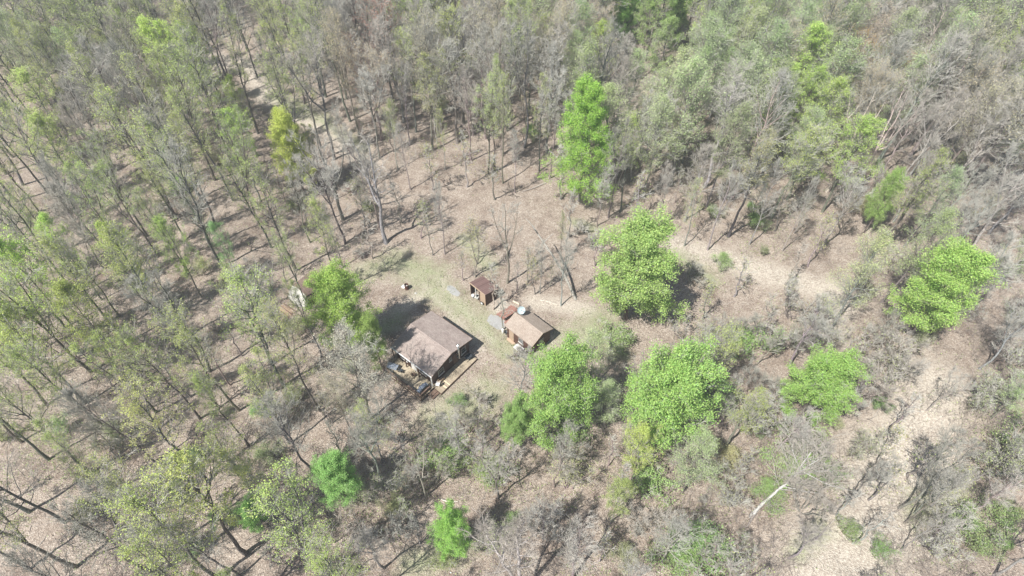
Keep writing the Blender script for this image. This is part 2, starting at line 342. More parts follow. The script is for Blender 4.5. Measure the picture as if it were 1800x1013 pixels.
def gen_tree(seed, h=18, r=.17, cb=.42, spread=3.2, elev=48, nb=30, forks=0, fork_at=.5, fork_sp=2.5, leaves=4000, lsz=.12, lspread=.3,
             up=.55, shape='tall', wob=.35, m2=7, m3=5, m4=3, tw=.008, lean=(0, 0), stems=1, l2f=.42, tl=1.0, keep_arr=False):
    rng = np.random.default_rng(seed)
    TV, TF, CV, CF, CM = [], [], [], [], []
    def addT(v, f):
        o = sum(len(q) for q in TV); TV.append(v); TF.append(f+o)
    coff = [0]
    def addC(v, f, m_):
        CV.append(v); CF.append(f+coff[0]); coff[0] += len(v); CM.append(np.full(len(f), m_))
    n = 12; leaders = []
    for s_ in range(stems):
        t = np.linspace(0, 1, n)
        az = rng.random()*2*pi; base_out = .0 if stems == 1 else .25
        out = (0 if stems == 1 else h*(.12+.32*rng.random()))
        hh = h*(1 if stems == 1 else .7+.3*rng.random())
        w = np.cumsum(rng.normal(size=(n, 2))*wob/sqrt(n), axis=0); w -= w[0]; w[:, 0] *= 1; 
        P = np.zeros((n, 3)); P[:, 2] = t*hh
        P[:, 0] = w[:, 0]+lean[0]*t+cos(az)*(base_out+out*t**1.1); P[:, 1] = w[:, 1]+lean[1]*t+sin(az)*(base_out+out*t**1.1)
        P[0, 2] = -.3
        rr = r*(1-t)**.75*(1 if stems == 1 else .8)+.012; rr[0] *= 1.35; rr[1] *= 1.05
        v, f = tubes(P[None], rr[None], 8 if stems == 1 else 5); addT(v, f)
        leaders.append((P, hh, r, cb))
        for k in range(forks):
            i0 = int((fork_at+.12*rng.random()*k)*(n-1)); a2 = az+2*pi*k/max(forks, 1)+rng.normal()*.4+1
            m_ = n-i0; t2 = np.linspace(0, 1, m_+2)
            Q = np.zeros((m_+2, 3)); L_ = (hh-P[i0, 2])*(.82+.2*rng.random()); sp = fork_sp*(.7+.5*rng.random())
            w = np.cumsum(rng.normal(size=(m_+2, 2))*wob*.8/sqrt(n), axis=0); w -= w[0]
            Q[:, 0] = P[i0, 0]+cos(a2)*sp*t2**.75+w[:, 0]; Q[:, 1] = P[i0, 1]+sin(a2)*sp*t2**.75+w[:, 1]; Q[:, 2] = P[i0, 2]+L_*t2**1.05
            r2 = rr[i0]*.78*(1-t2)**.8+.012
            v, f = tubes(Q[None], r2[None], 6); addT(v, f); leaders.append((Q, L_, rr[i0]*.78, .15))
    # first-order limbs
    allP, allL = [], []
    for P, L_, r_, c_ in leaders:
        nb_ = max(4, int(nb/len(leaders)*1.25)) if len(leaders) > 1 else nb
        s = c_+(1.0-c_)*((np.arange(nb_)+rng.random(nb_))/nb_); s = np.minimum(s, .985)
        O, T = at_(P[None], s[None]); O = O[0]; T = T[0]
        q = (s-c_)/(1-c_)
        if shape == 'tall': prof = .55+.75*np.sin(pi*np.clip(q*.8+.12, 0, 1))-.55*q
        elif shape == 'round': prof = np.sqrt(np.clip(1-(q*1.35-.5)**2, .05, 1))
        elif shape == 'cone': prof = 1.08-.85*q**1.15
        else: prof = .5+.5*np.sin(pi*q)
        az = np.arange(nb_)*2.4+rng.random(nb_)*1.2+rng.random()*6
        el = R(elev)*(.55+.75*q)+rng.normal(size=nb_)*.13; el = np.clip(el, .05, 1.4)
        D = np.stack([np.cos(az)*np.cos(el), np.sin(az)*np.cos(el), np.sin(el)], 1)
        ln = spread*prof*(.6+.6*rng.random(nb_))*(1 if len(leaders) == 1 else .75)
        m_ = 6; C = np.empty((nb_, m_, 3)); C[:, 0] = O; p = O.copy(); d = D
        for i in range(1, m_):
            d = d+np.array([0, 0, up])/m_+rng.normal(size=d.shape)*.13; d = d/np.linalg.norm(d, axis=1, keepdims=True)
            p = p+d*(ln/(m_-1))[:, None]; C[:, i] = p
        rb = np.clip(r_*.5*(1-s)**.5+.018, .024, .14)[:, None]*(1-np.linspace(0, 1, m_)[None]*.82)
        rb *= np.clip(ln/ln.max(), .45, 1)[:, None]
        v, f = tubes(C, rb, 4); addT(v, f); allP.append(C); allL.append(ln)
    P1 = np.concatenate(allP); L1 = np.concatenate(allL)
    P2, L2, _ = spawn(rng, P1, L1, m2, .18, 1., 42, l2f, 4, up*.5, .3)
    v, f = tubes(P2, np.linspace(max(tw*3.1, .018), tw*1.6, 4)[None]*np.ones((len(P2), 1)), 3); addC(v, f, 1)
    P3, L3, _ = spawn(rng, P2, L2, m3, .2, 1., 40, .5, 3, up*.4, .35*tl)
    v, f = tubes(P3, np.array([tw*1.7, tw*1.3, tw])[None]*np.ones((len(P3), 1)), 3); addC(v, f, 1)
    last = P3
    if m4:
        P4, L4, _ = spawn(rng, P3, L3, m4, .2, 1., 38, .62, 2, up*.3, .3*tl)
        v, f = tubes(P4, np.array([tw, tw*.55])[None]*np.ones((len(P4), 1)), 3); addC(v, f, 1)
        last = P4
    if leaves:
        k = rng.integers(0, len(last), leaves); s = rng.random((leaves, 1))
        # uneven leafing: whole limbs run thin or thick
        c = last[k, 0]*(1-s)+last[k, -1]*s
        ph = rng.random(3)*6; dens = .5+.5*np.sin(c[:, 0]*1.9+ph[0]+c[:, 2]*.6)*np.sin(c[:, 1]*1.8+ph[1])*np.sin(c[:, 2]*1.7+ph[2]+c[:, 0]*.5)
        keep = rng.random(leaves) < (np.clip((dens-.15)*3.4, .35, 1) if leaves > 30000 else np.clip((dens-.30)*3.2, .12, 1)); c = c[keep]
        c = c+rng.normal(size=c.shape)*lspread
        c[:, 2] = np.maximum(c[:, 2], .1)
        v, f = leaf_quads(rng, c, lsz); addC(v, f, 0)
    tm = mesh_quads('trunk', np.concatenate(TV), np.concatenate(TF), [BARK], smooth=True)
    cm = mesh_quads('crown', np.concatenate(CV), np.concatenate(CF), [LEAF, TWIG], np.concatenate(CM))
    return dict(trunk=tm, crown=cm, h=h, arr=(np.concatenate(TV), np.concatenate(TF), np.concatenate(CV), np.concatenate(CF), np.concatenate(CM)) if keep_arr else None)

PR = {}
PR['o'] = [gen_tree(10+i, h=19, r=.18, cb=.34+.06*(i % 3), spread=3.7+.5*(i % 2), leaves=7200+1300*(i % 3), lsz=.12, lspread=.14, nb=26+3*(i % 3), forks=[0, 1, 0, 2, 1, 0, 1, 0][i], fork_at=.45, fork_sp=2.6, m3=4, m4=2, tw=.008, wob=.45) for i in range(8)]
PR['y'] = [gen_tree(30+i, h=17, r=.15, cb=.3, spread=4.1, leaves=21000, lsz=.135, lspread=.16, nb=32, m3=4, m4=2, shape='tall') for i in range(3)]
PR['s'] = [gen_tree(40+i, h=17, r=.15, cb=.3, spread=3.9, leaves=15000, lsz=.125, lspread=.25, nb=32, m3=5, m4=2, tw=.0075) for i in range(4)]
PR['g'] = [gen_tree(50+i, h=17, r=.17, cb=.32, spread=4.3, leaves=0, nb=30, forks=i % 3, fork_sp=3., m3=5, m4=2, tw=.0085, wob=.5) for i in range(7)]
PR['p'] = [gen_tree(60+i, h=15, r=.12, cb=.34, spread=4., leaves=0, nb=36, elev=58, m3=5, m4=3, tw=.009, up=.9) for i in range(2)]
PR['t'] = [gen_tree(70+i, h=17, r=.17, cb=.28, spread=4.7, leaves=9800, lsz=.115, lspread=.2, nb=34, shape='round', m3=5, m4=2, forks=i, fork_sp=2.6, tw=.008) for i in range(3)]
PR['G'] = [gen_tree(80+i, h=12, r=.16, cb=.16, spread=4.1, leaves=66000, lsz=.13, lspread=.2, nb=44, elev=42, shape='round', m3=5, m4=2) for i in range(4)]
PR['C'] = [gen_tree(90, h=18, r=.18, cb=.12, spread=5.0, leaves=78000, lsz=.135, lspread=.22, nb=60, elev=24, shape='cone', m3=5, m4=2)]
PR['v'] = [gen_tree(95+i, h=7.5, r=.07, cb=.35, spread=1.3, leaves=350*i, lsz=.11, nb=16, elev=50, m2=4, m3=3, m4=0, tw=.009, tl=.8) for i in range(3)]
PR['m'] = [gen_tree(100+i, h=6.5, r=.06, cb=.3, spread=1.7, leaves=[0, 900, 2200][i % 3], lsz=.11, nb=34, elev=50, stems=6, m2=5, m3=3, m4=2, tw=.0085, wob=.6) for i in range(5)]
PR['b'] = [gen_tree(110+i, h=2.6, r=.025, cb=.2, spread=1.1, leaves=[0, 3600, 7000][i], lsz=.095, lspread=.2, nb=26, elev=42, stems=7, m2=4, m3=3, m4=2, tw=.008, tl=.5) for i in range(3)]
PR['w'] = [gen_tree(120, h=15, r=.2, cb=.4, spread=3.2, leaves=0, nb=26, forks=1, fork_at=.2, fork_sp=3.2, m4=3)]   # birch
PR['D'] = [gen_tree(130, h=11, r=.17, cb=.35, spread=5.6, leaves=0, nb=34, m2=6, m3=4, m4=2, tw=.011, up=.1, forks=1, fork_sp=2.4, elev=40)]  # bleached dead tree
PR['k'] = [gen_tree(140+i, h=15, r=.2, cb=.42, spread=3.4, leaves=0, nb=14, forks=2, fork_at=.45, fork_sp=3., m2=5, m3=4, m4=2, tw=.009) for i in range(2)]  # open, few limbs

LC = {'o': (.47, .57, .17), 'y': (.50, .65, .17), 's': (.45, .56, .27), 't': (.56, .50, .32), 'r': (.50, .24, .17), 'G': (.36, .55, .15), 'C': (.34, .60, .08),
      'b': (.32, .46, .16), 'm': (.42, .48, .22), 'v': (.42, .46, .16), 'g': (.4, .4, .3), 'p': (.4, .4, .3), 'w': (.4, .4, .3), 'D': (.4, .4, .3), 'k': (.4, .4, .3)}
BC = {'o': (.21, .205, .175), 'y': (.21, .20, .17), 's': (.24, .235, .21), 't': (.23, .21, .185), 'r': (.24, .22, .21), 'G': (.14, .12, .10), 'C': (.14, .12, .10),
      'b': (.22, .17, .15), 'm': (.26, .22, .20), 'v': (.30, .26, .235), 'g': (.23, .21, .195), 'p': (.24, .20, .195), 'w': (.50, .49, .46), 'D': (.50, .47, .44), 'k': (.22, .20, .185)}
NAMES = {'o': 'budding_tree', 'y': 'budding_tree', 's': 'budding_tree', 't': 'budding_tree', 'r': 'budding_tree', 'G': 'leafy_tree', 'C': 'leafy_tree', 'b': 'shrub',
         'm': 'scrub_tree', 'v': 'sapling', 'g': 'bare_tree', 'p': 'bare_tree', 'w': 'birch_tree', 'D': 'dead_tree', 'k': 'bare_tree'}
CATS = {'budding_tree': 'tree', 'leafy_tree': 'tree', 'shrub': 'shrub', 'scrub_tree': 'small tree', 'sapling': 'sapling', 'bare_tree': 'tree', 'birch_tree': 'tree', 'dead_tree': 'dead tree'}
GRP = {'budding_tree': 'budding forest trees', 'leafy_tree': 'trees in full green leaf', 'shrub': 'low shrubs', 'scrub_tree': 'multi-stemmed scrub trees', 'sapling': 'thin saplings',
       'bare_tree': 'leafless forest trees', 'birch_tree': None, 'dead_tree': None}
ADJ = {'o': 'olive budding tree', 'y': 'yellow-green young-leaved tree', 's': 'pale sage green tree', 't': 'tan budding tree', 'r': 'russet budding tree', 'G': 'bright green leafy tree',
       'C': 'bright green leafy tree', 'b': 'low shrub', 'm': 'many-stemmed scrub tree', 'v': 'thin sapling', 'g': 'leafless grey tree', 'p': 'leafless purplish tree', 'k': 'leafless open-limbed tree'}
rnd = random.Random(7)
TREES = []           # kind, x, y, height, label or None
def jitc(c, a=.12):
    k = 1+rnd.uniform(-a, a)*1.3; return tuple(min(.95, max(.01, v*k*(1+rnd.uniform(-a*.5, a*.5)))) for v in c)
def plant(kind, x, y, h, label=None, rz=None, wide=1.0, leaf=None, bark=None, proto=None, tilt=None):
    src = PR['t' if kind == 'r' else kind]; p = src[rnd.randrange(len(src)) if proto is None else proto]
    nm = NAMES[kind]; s = h/p['h']
    o = thing(nm, label, CATS[nm], (x, y, float(gz(x, y))), rnd.uniform(0, 2*pi) if rz is None else rz, GRP[nm])
    lean_ = 0 if label else 3.2
    o.rotation_euler = tilt if tilt else (R(rnd.gauss(0, 1)*lean_*.6), R(rnd.gauss(0, 1)*lean_*.6), o.rotation_euler.z)
    sx = s*wide*rnd.uniform(.93, 1.07); o.scale = (sx, sx, s)
    link('trunk', p['trunk'], o, color=jitc(bark or BC[kind], .2)); link('crown', p['crown'], o, color=jitc(leaf or LC[kind], .02 if label else .12))
    TREES.append(dict(o=o, kind=kind, x=x, y=y, h=h, label=label, cp=pj(x, y, h*.62)))
    return o
def base(kind, px, py, h, label=None, **k):
    x, y = un(px, py, 0); return plant(kind, x, y, h, label, **k)
def top(kind, px, py, ty, label=None, **k):
    """base at a ground point, as tall as reaches picture row ty"""
    x, y = un(px, py, 0); h = 3.
    while h < 26 and pj(x, y, h)[1] > ty: h += .25
    return plant(kind, x, y, h, label, **k)
def crown(kind, px, py, h, label=None, f=.62, **k):
    x, y = un(px, py, f*h); return plant(kind, x, y, h, label, **k)

# trees one can pick out, each where it stands
top('C', 1018, 352, 158, 'tall bright green tree shaped like a cone, standing at the far edge of the clearing', wide=1.05, rz=.4, leaf=(.38, .61, .11))
crown('G', 1117, 487, 15, 'light yellow-green rounded tree right of the clearing, right of the dish cabin', f=.56, leaf=(.42, .58, .18), proto=3, wide=1.12)
crown('G', 985, 712, 15., 'deep bright green tree just below the small cabin', f=.5, proto=1, wide=.84)
crown('G', 1163, 718, 14.5, 'widest bright green tree, its round crown right of the one below the small cabin', f=.5, proto=2, wide=1.12)
crown('G', 603, 546, 12.8, 'yellow-tinged bright green tree overhanging the left end of the main cabin', f=.6, proto=1, wide=.95, leaf=(.42, .60, .14))  # the yellow tinge is the leaf colour itself
crown('G', 514, 272, 13, 'narrow golden-green tree on the near side of the woods trail', leaf=(.60, .69, .16), f=.6, proto=0, wide=.78)
crown('G', 1640, 528, 13.2, 'broad fresh green tree alone in the scrub near the right edge', proto=0, f=.55, leaf=(.44, .64, .17), wide=1.08)
crown('G', 1440, 690, 11, 'fresh green tree between the broad green tree and the bleached dead tree', proto=1, f=.5, leaf=(.38, .58, .15), wide=1.)
crown('G', 800, 945, 9, 'bright green narrow tree at the bottom edge left of the birch', proto=2, f=.5, wide=.72, leaf=(.36, .62, .14))
crown('G', 597, 850, 8.5, 'emerald green tree low in the woods below the main cabin', proto=0, f=.5, wide=.95, leaf=(.34, .58, .18))
crown('G', 905, 755, 8, 'mid green tree touching the lower left of the deep green one', proto=2, f=.5, wide=.8, leaf=(.34, .52, .16))
crown('G', 452, 903, 4.5, 'small emerald green bush-like tree among trunks at lower left', proto=1, f=.5, wide=1.25, leaf=(.34, .59, .17))
crown('G', 1545, 365, 10, 'spring green tree halfway between the far woods and the broad green tree', proto=0, f=.5, wide=.7, leaf=(.40, .56, .17))
crown('G', 1100, 22, 12, 'emerald round crown at the top edge of the photo', proto=2, f=.7, wide=.9, leaf=(.26, .48, .10))
crown('G', 1188, 38, 11, 'pale green round crown near the top edge, right of the emerald one', proto=1, f=.6, wide=.8, leaf=(.38, .54, .18))
crown('y', 72, 190, 16, 'brightest yellow-green tree at the upper left edge', proto=0, leaf=(.60, .74, .24))
crown('y', 100, 262, 15, 'yellow-green tree just below the brightest one at the upper left', proto=1, leaf=(.56, .68, .22))
crown('y', 420, 190, 14, 'upright yellow-green tree beside the far end of the woods trail', proto=2, wide=.7, leaf=(.40, .52, .12))
crown('y', 312, 450, 14, 'lime green tree in the left woods, its trunk down-left of the golden one', proto=0, wide=.75, leaf=(.40, .54, .14))
crown('y', 395, 440, 11, 'grass green slender tree in the left woods', proto=0, wide=.6, leaf=(.36, .60, .22))
crown('G', 657, 598, 9.5, 'small yellow-green tree pressed against the left corner of the main cabin', proto=3, f=.66, wide=.55, leaf=(.40, .54, .16))
crown('y', 1140, 65, 15, 'lime tinted tree behind the far woods, under the emerald crown', proto=1, leaf=(.36, .50, .15))
crown('y', 1165, 100, 15, 'pale lime tree in the far woods right of the cone-shaped green tree', proto=2, leaf=(.38, .50, .18))
crown('r', 670, 62, 20, 'tall russet red budding tree at the top edge', proto=2, wide=1.1)
crown('r', 640, 130, 15, 'smaller russet red tree below the tall one', proto=1)
crown('t', 1705, 215, 17, 'big wide tan budding tree near the upper right edge', proto=1, wide=1.35)
crown('t', 1495, 135, 16, 'orange brown budding tree in the hazy far woods', leaf=(.50, .34, .12), proto=0, wide=1.1)
crown('t', 1580, 148, 15, 'rusty budding tree between the orange brown one and the wide tan one', leaf=(.52, .30, .15), proto=2)
crown('t', 620, 648, 15, 'greyish tan budding tree leaning its crown over the left end of the deck', f=.72, proto=0, leaf=(.60, .57, .46), wide=.95)
crown('t', 800, 45, 17, 'tan budding tree at the top edge left of centre', proto=1, leaf=(.46, .39, .24))
crown('t', 600, 715, 12, 'pale tan tree below the one over the deck', proto=2, leaf=(.46, .44, .28), wide=.7)
base('k', 679, 428, 19, 'leafless tree with the thickest grey trunk at the left rim of the clearing', proto=0, bark=(.27, .26, .245))
base('g', 668, 404, 15, 'slighter bare tree touching the thick grey trunk', proto=3)
base('k', 603, 386, 17, 'bare tree with few crooked limbs beside the trail', proto=1, bark=(.27, .25, .24))
base('v', 760, 449, 9, 'left of two straight slim trees in the grass', wide=.8)
base('g', 782, 447, 13, 'right of two straight slim trees in the grass', proto=1, wide=.6, bark=(.28, .26, .24))
base('k', 891, 498, 15, 'bare forked tree rising behind the open shed', proto=0, wide=.75, bark=(.30, .28, .26), rz=1)
base('v', 839, 464, 8.5, 'slender sapling behind the open shed, farther of the pair', leaf=(.46, .45, .2))
base('v', 835, 488, 9, 'slender sapling against the rear of the open shed', leaf=(.46, .45, .2))
base('v', 815, 494, 6, 'pole-thin sapling left of the open shed')
base('v', 909, 515, 6, 'pole-thin sapling right of the open shed')
base('v', 928, 497, 7, 'pole-thin sapling halfway to the leaning trunk')
base('v', 940, 517, 7, 'pole-thin sapling beside the leaning trunk, left one')
base('g', 949, 517, 10, 'slim bare tree standing by the leaning trunk', proto=1, wide=.5)
base('v', 967, 504, 5, 'short sapling behind the foot of the leaning trunk')
base('g', 986, 538, 13, 'bare tree with flared root beside the pale fallen pole', proto=4, wide=.7, bark=(.30, .28, .26))
base('o', 985, 460, 9, 'light green budding tree over the leaning trunk', wide=.6, leaf=(.44, .48, .2))
base('v', 867, 544, 8.5, 'pale slim tree directly in front of the open shed', bark=(.42, .38, .35), proto=0, wide=1.2)
base('v', 883, 580, 7.5, 'dark slim tree at the left corner of the small cabin', proto=0, wide=1.2)
crown('g', 918, 650, 11.5, 'bare grey tree whose crown overlaps the front of the small cabin', f=.68, proto=0, wide=.95, bark=(.28, .26, .24))
base('w', 912, 1040, 17, 'two-stemmed white birch at the bottom edge', proto=0, rz=2.6)
base('k', 748, 873, 11, 'bare pinkish-grey tree with broken limbs below the deck', proto=1, bark=(.36, .31, .29), wide=.8)
base('g', 675, 853, 16, 'grey tree with its foot left of the broken-limbed one', proto=2, bark=(.24, .23, .21), wide=.8)
base('o', 673, 812, 13, 'budding tree with its foot just above the grey one below the cabin', wide=.8)
base('v', 738, 957, 7, 'thin pole of a tree left of the narrow green one at the bottom', bark=(.36, .32, .3))
base('y', 1074, 918, 10, 'budding yellow-green tree between birch and widest green tree', proto=2, wide=.8, bark=(.36, .33, .31), leaf=(.42, .49, .17))
base('v', 1052, 985, 7, 'thin bare stem at the bottom right of the birch', bark=(.38, .34, .32))
base('g', 1244, 438, 16, 'bare tree with pale double trunk at the far edge of the clearing', proto=1, wide=.7, bark=(.32, .29, .27))
base('o', 1280, 416, 19, 'tree with dark thick trunk at the far edge of the clearing', proto=1, bark=(.10, .095, .085), leaf=(.42, .42, .2))
base('g', 1317, 430, 15, 'bare pale tree just right of the dark thick trunk', proto=0, wide=.6, bark=(.38, .35, .32))
base('g', 1375, 442, 13, 'bare pale tree, second right of the dark thick trunk', proto=3, wide=.6, bark=(.38, .34, .32))
base('g', 1447, 432, 14, 'bare pale leaning tree, third right of the dark thick trunk', proto=2, bark=(.38, .35, .33))
base('k', 1453, 336, 19, 'tall pale barked tree in the right-hand far woods, left of a pair', proto=0, bark=(.42, .40, .37))
base('k', 1500, 338, 18, 'tall pale barked tree in the right-hand far woods, right of a pair', proto=1, bark=(.42, .40, .37))
base('g', 1583, 890, 15, 'bare tree with a long dark trunk rising over the pale slope at lower right', proto=4, wide=.8)
base('g', 1592, 918, 12, 'bare tree close behind the long dark trunk', proto=2, wide=.7)
base('g', 1695, 450, 17, 'silvery bare tree at the right edge of the far woods', proto=5, bark=(.42, .40, .38))
base('g', 1655, 462, 15, 'silvery bare tree left of the other silvery one', proto=3, bark=(.38, .36, .34))
base('g', 1750, 1010, 13, 'bare tree at the lower right corner', proto=2, bark=(.34, .32, .3))
base('g', 1490, 880, 10, 'bare crooked tree right of the bleached dead tree', proto=2, wide=.8)
for i, (px, py, h, pr, w) in enumerate([(313,390,21,0,.9),(280,455,17,1,.8),(230,608,18,2,.9),(167,660,20,3,.9),(370,655,18,4,.9),(500,680,20,5,.9),(478,640,18,0,.8),(510,780,16,1,.8),
        (433,973,20,2,1.),(331,946,18,3,.9),(387,1018,19,5,1.),(283,1011,18,4,.9),(470,893,18,0,.8),(515,900,15,1,.8),(437,785,15,2,.7),(544,540,14,3,.7),(325,212,17,4,.8),(322,290,15,5,.7),
        (450,128,19,0,.8),(520,152,20,1,.9),(505,140,19,2,.8),(858,306,18,3,.8),(868,300,19,4,.8),(884,322,18,5,.7),(948,300,17,0,.7),(1070,382,17,1,.7),(1090,372,17,2,.7),
        (90,720,18,3,.9),(40,640,19,4,.9),(60,905,19,0,.9),(140,1000,19,1,1.),(565,628,14,4,.7),(420,1012,15,3,.8),(200,760,17,5,.9)]):
    base('o' if i % 7 != 4 else 'g', px, py, h, wide=w, proto=pr, bark=(.145, .14, .12))
for i, (px, py, h, k) in enumerate([(1560,765,8,'v'),(1600,835,9,'v'),(1530,875,8,'v'),(1625,725,8,'g'),(1500,955,8,'v'),(1585,965,10,'g'),(1640,885,8,'v'),(1545,815,7,'v'),(1610,900,9,'g'),(1470,905,7,'v'),(590,352,12,'g'),(640,398,9,'v'),(640,335,13,'g'),(706,392,8,'v'),(722,335,12,'g'),(700,300,12,'o'),(618,300,12,'g'),(560,322,11,'o'),(655,455,8,'v'),(740,420,7,'v'),(870,352,9,'v'),(905,338,11,'g'),(1000,418,9,'v'),
        (1045,468,7,'v'),(1050,398,11,'g'),(1152,402,12,'g'),(1203,432,12,'o'),(1235,560,7,'v'),(985,350,10,'v'),(1290,520,7,'v'),(1380,500,8,'v'),(820,330,10,'v'),(783,300,11,'o'),(1110,395,9,'v'),(1420,470,9,'v'),(603,470,11,'g'),(760,335,9,'v')]):
    base(k, px, py, h, wide=.75 if k != 'v' else 1.2, bark=(.30, .275, .25))
crown('p', 283, 185, 14, 'round purplish bare crown in the upper left woods', proto=0, wide=.8)
crown('p', 205, 745, 15, wide=.8)
top('v', 768, 252, 165, 'single slim pale trunk at the far left rim of the clearing', bark=(.40, .37, .34), proto=0, wide=.7)
base('g', 720, 256, 15, proto=1, wide=.7); base('g', 967, 312, 16, proto=5, wide=.7)
# bleached dead tree toppled in the scrub; leaning snag by the small cabin
x, y = un(1322, 905, 0)
plant('D', x, y, 11, 'bleached dead tree toppled over with white spidery branches', bark=(.40, .37, .34), tilt=(R(-14), R(46), R(20)))
TREES[-1]['cp'] = (1400, 845)

# ------------------------------------------------------------------ buildings and what stands about them
M_LOG = boards('log_siding', (0.0358, 0.0154, 0.0105), (0.0688, 0.0275, 0.0176), .2, 2, gapw=.14, rough=.6)
M_ROOF = shingles('roof_shingles', (.31, .262, .235), (.40, .335, .30), (.74, .70, .70))
M_ROOF2 = shingles('cabin_shingles', (.335, .28, .235), (.41, .345, .29), (.80, .76, .74))
M_DECK = boards('deck_boards', (0.29, 0.239, 0.169), (0.532, 0.46, 0.338), .145, 0, gapw=.07)
M_WALK = boards('walkway_boards', (0.303, 0.247, 0.178), (0.454, 0.386, 0.28), .15, 1, gapw=.07)
M_NEWB = noisy('new_board', (0.621, 0.517, 0.328), (0.742, 0.655, 0.466), 8, stretch=(0.862, 0.862, 0.862))
M_TRIM = noisy('weathered_wood', (0.096, 0.06, 0.044), (0.192, 0.128, 0.092), 5)
M_WHITE = noisy('white_paint', (.66, .66, .65), (.82, .82, .80), 3, rough=.5, bump=.1)
M_FRAME = noisy('aged_frame_paint', (0.24, 0.232, 0.216), (0.336, 0.328, 0.312), 4)
M_GLASS = mat('window_glass')[0]; b_ = M_GLASS.node_tree.nodes['Principled BSDF']; b_.inputs['Base Color'].default_value = (.035, .04, .045, 1); b_.inputs['Roughness'].default_value = .08
M_STEEL = noisy('galvanised_steel', (.50, .51, .52), (.72, .73, .74), 12, rough=.35, bump=.05, metal=.9)
M_BLACK = noisy('black_enamel', (.025, .03, .035), (.06, .07, .08), 9, rough=.3, bump=.05)
M_BLUE = noisy('blue_grey_cover', (.16, .19, .24), (.27, .31, .38), 6, rough=.5)
M_RUST = noisy('rusty_steel', (0.048, 0.0176, 0.0128), (0.136, 0.052, 0.032), 9, rough=.8)
M_METALROOF = boards('brown_metal_roofing', (0.147, 0.0902, 0.0808), (0.209, 0.133, 0.119), .3, 0, gap=(0.285, 0.209, 0.19), gapw=.07, rough=.4)
M_SIDING = boards('board_siding', (0.07, 0.035, 0.0252), (0.126, 0.063, 0.042), .22, 2, gapw=.08)
M_TAN = noisy('tan_board', (0.375, 0.27, 0.188), (0.48, 0.367, 0.27), 6)
M_REDWOOD = boards('red_stained_planks', (0.255, 0.132, 0.102), (0.357, 0.2, 0.157), .16, 1, gap=(0.136, 0.068, 0.051), gapw=.08)
M_CONC = noisy('gravel', (0.255, 0.255, 0.246), (0.391, 0.391, 0.383), 14, bump=.6)
M_DISH = noisy('dish_paint', (.42, .54, .58), (.50, .61, .64), 5, rough=.4, bump=.05)
M_RUBBER = noisy('rubber', (.02, .02, .02), (.045, .045, .045), 9)
M_LOGW = noisy('cut_wood', (0.24, 0.16, 0.104), (0.44, 0.336, 0.232), 10)
M_DIRTW = noisy('dirty_white', (.34, .33, .29), (.62, .61, .58), 5)
M_BRROOF = shingles('leaf_strewn_roof', (.16, .115, .095), (.23, .17, .14), (.7, .65, .62))
M_GREEN = noisy('green_paint', (.05, .14, .07), (.08, .2, .1), 6)

def window(parent, x, y0, y1, z0, z1, side='x', out=1):
    """framed window on the wall plane x (or y when side is 'y')"""
    def bx(m_, a0, a1, b0, b1, d0, d1):
        if side == 'x': m_.box(min(x+out*d0, x+out*d1), max(x+out*d0, x+out*d1), a0, a1, b0, b1)
        else: m_.box(a0, a1, min(x+out*d0, x+out*d1), max(x+out*d0, x+out*d1), b0, b1)
    w = .09; f = MB()
    bx(f, y0, y1, z0, z0+w, .002, .05); bx(f, y0, y1, z1-w, z1, .002, .05); bx(f, y0, y0+w, z0+w, z1-w, .002, .05); bx(f, y1-w, y1, z0+w, z1-w, .002, .05)
    bx(f, y0+w, y1-w, (z0+z1)/2-.02, (z0+z1)/2+.02, .002, .045)
    r = f.build('window', M_FRAME, parent)
    g = MB(); bx(g, y0+w, y1-w, z0+w, z1-w, .002, .02); g.build('pane', M_GLASS, r)
    s = MB(); bx(s, y0-.05, y1+.05, z0-.05, z0-.003, .002, .09); s.build('sill', M_WHITE, r)
    return r
def door(parent, x, y0, y1, z0, z1, side, out, m_):
    d = MB(); h = MB()
    if side == 'x': d.box(min(x, x+out*.05)+.002*out, max(x, x+out*.05)+.002*out, y0, y1, z0, z1); h.cyl((x+out*.09, y1-.1, z0+1), (x+out*.09, y1-.1, z0+1.12), .03)
    else: d.box(y0, y1, min(x, x+out*.05)+.002*out, max(x, x+out*.05)+.002*out, z0, z1); h.cyl((y1-.1, x+out*.09, z0+1), (y1-.1, x+out*.09, z0+1.12), .03)
    r = d.build('door', m_, parent, bevel=.01); h.build('handle', M_STEEL, r); return r
def gable_wall(m_, hx, hy, ze, zr, m__, parent, z0=0):
    """one closed shell: long walls along x, gables at +-hx"""
    P = [(-hy, z0), (hy, z0), (hy, ze), (0, zr), (-hy, ze)]
    return m_.prism(P, -hx, hx, 0).build('wall', m__, parent)
def gable_roof(hx, hy, ze, zr, th, m__, parent):
    r = MB(); P = [(-hy, ze), (0, zr), (hy, ze), (hy, ze+th), (0, zr+th*1.05), (-hy, ze+th)]
    # two slabs sharing the ridge
    r.prism([(-hy, ze), (-.0, zr), (-.0, zr+th), (-hy, ze+th)], -hx, hx, 0)
    r.prism([(0.001, zr), (hy, ze), (hy, ze+th), (0.001, zr+th)], -hx, hx, 0)
    return r.build('roof', m__, parent)

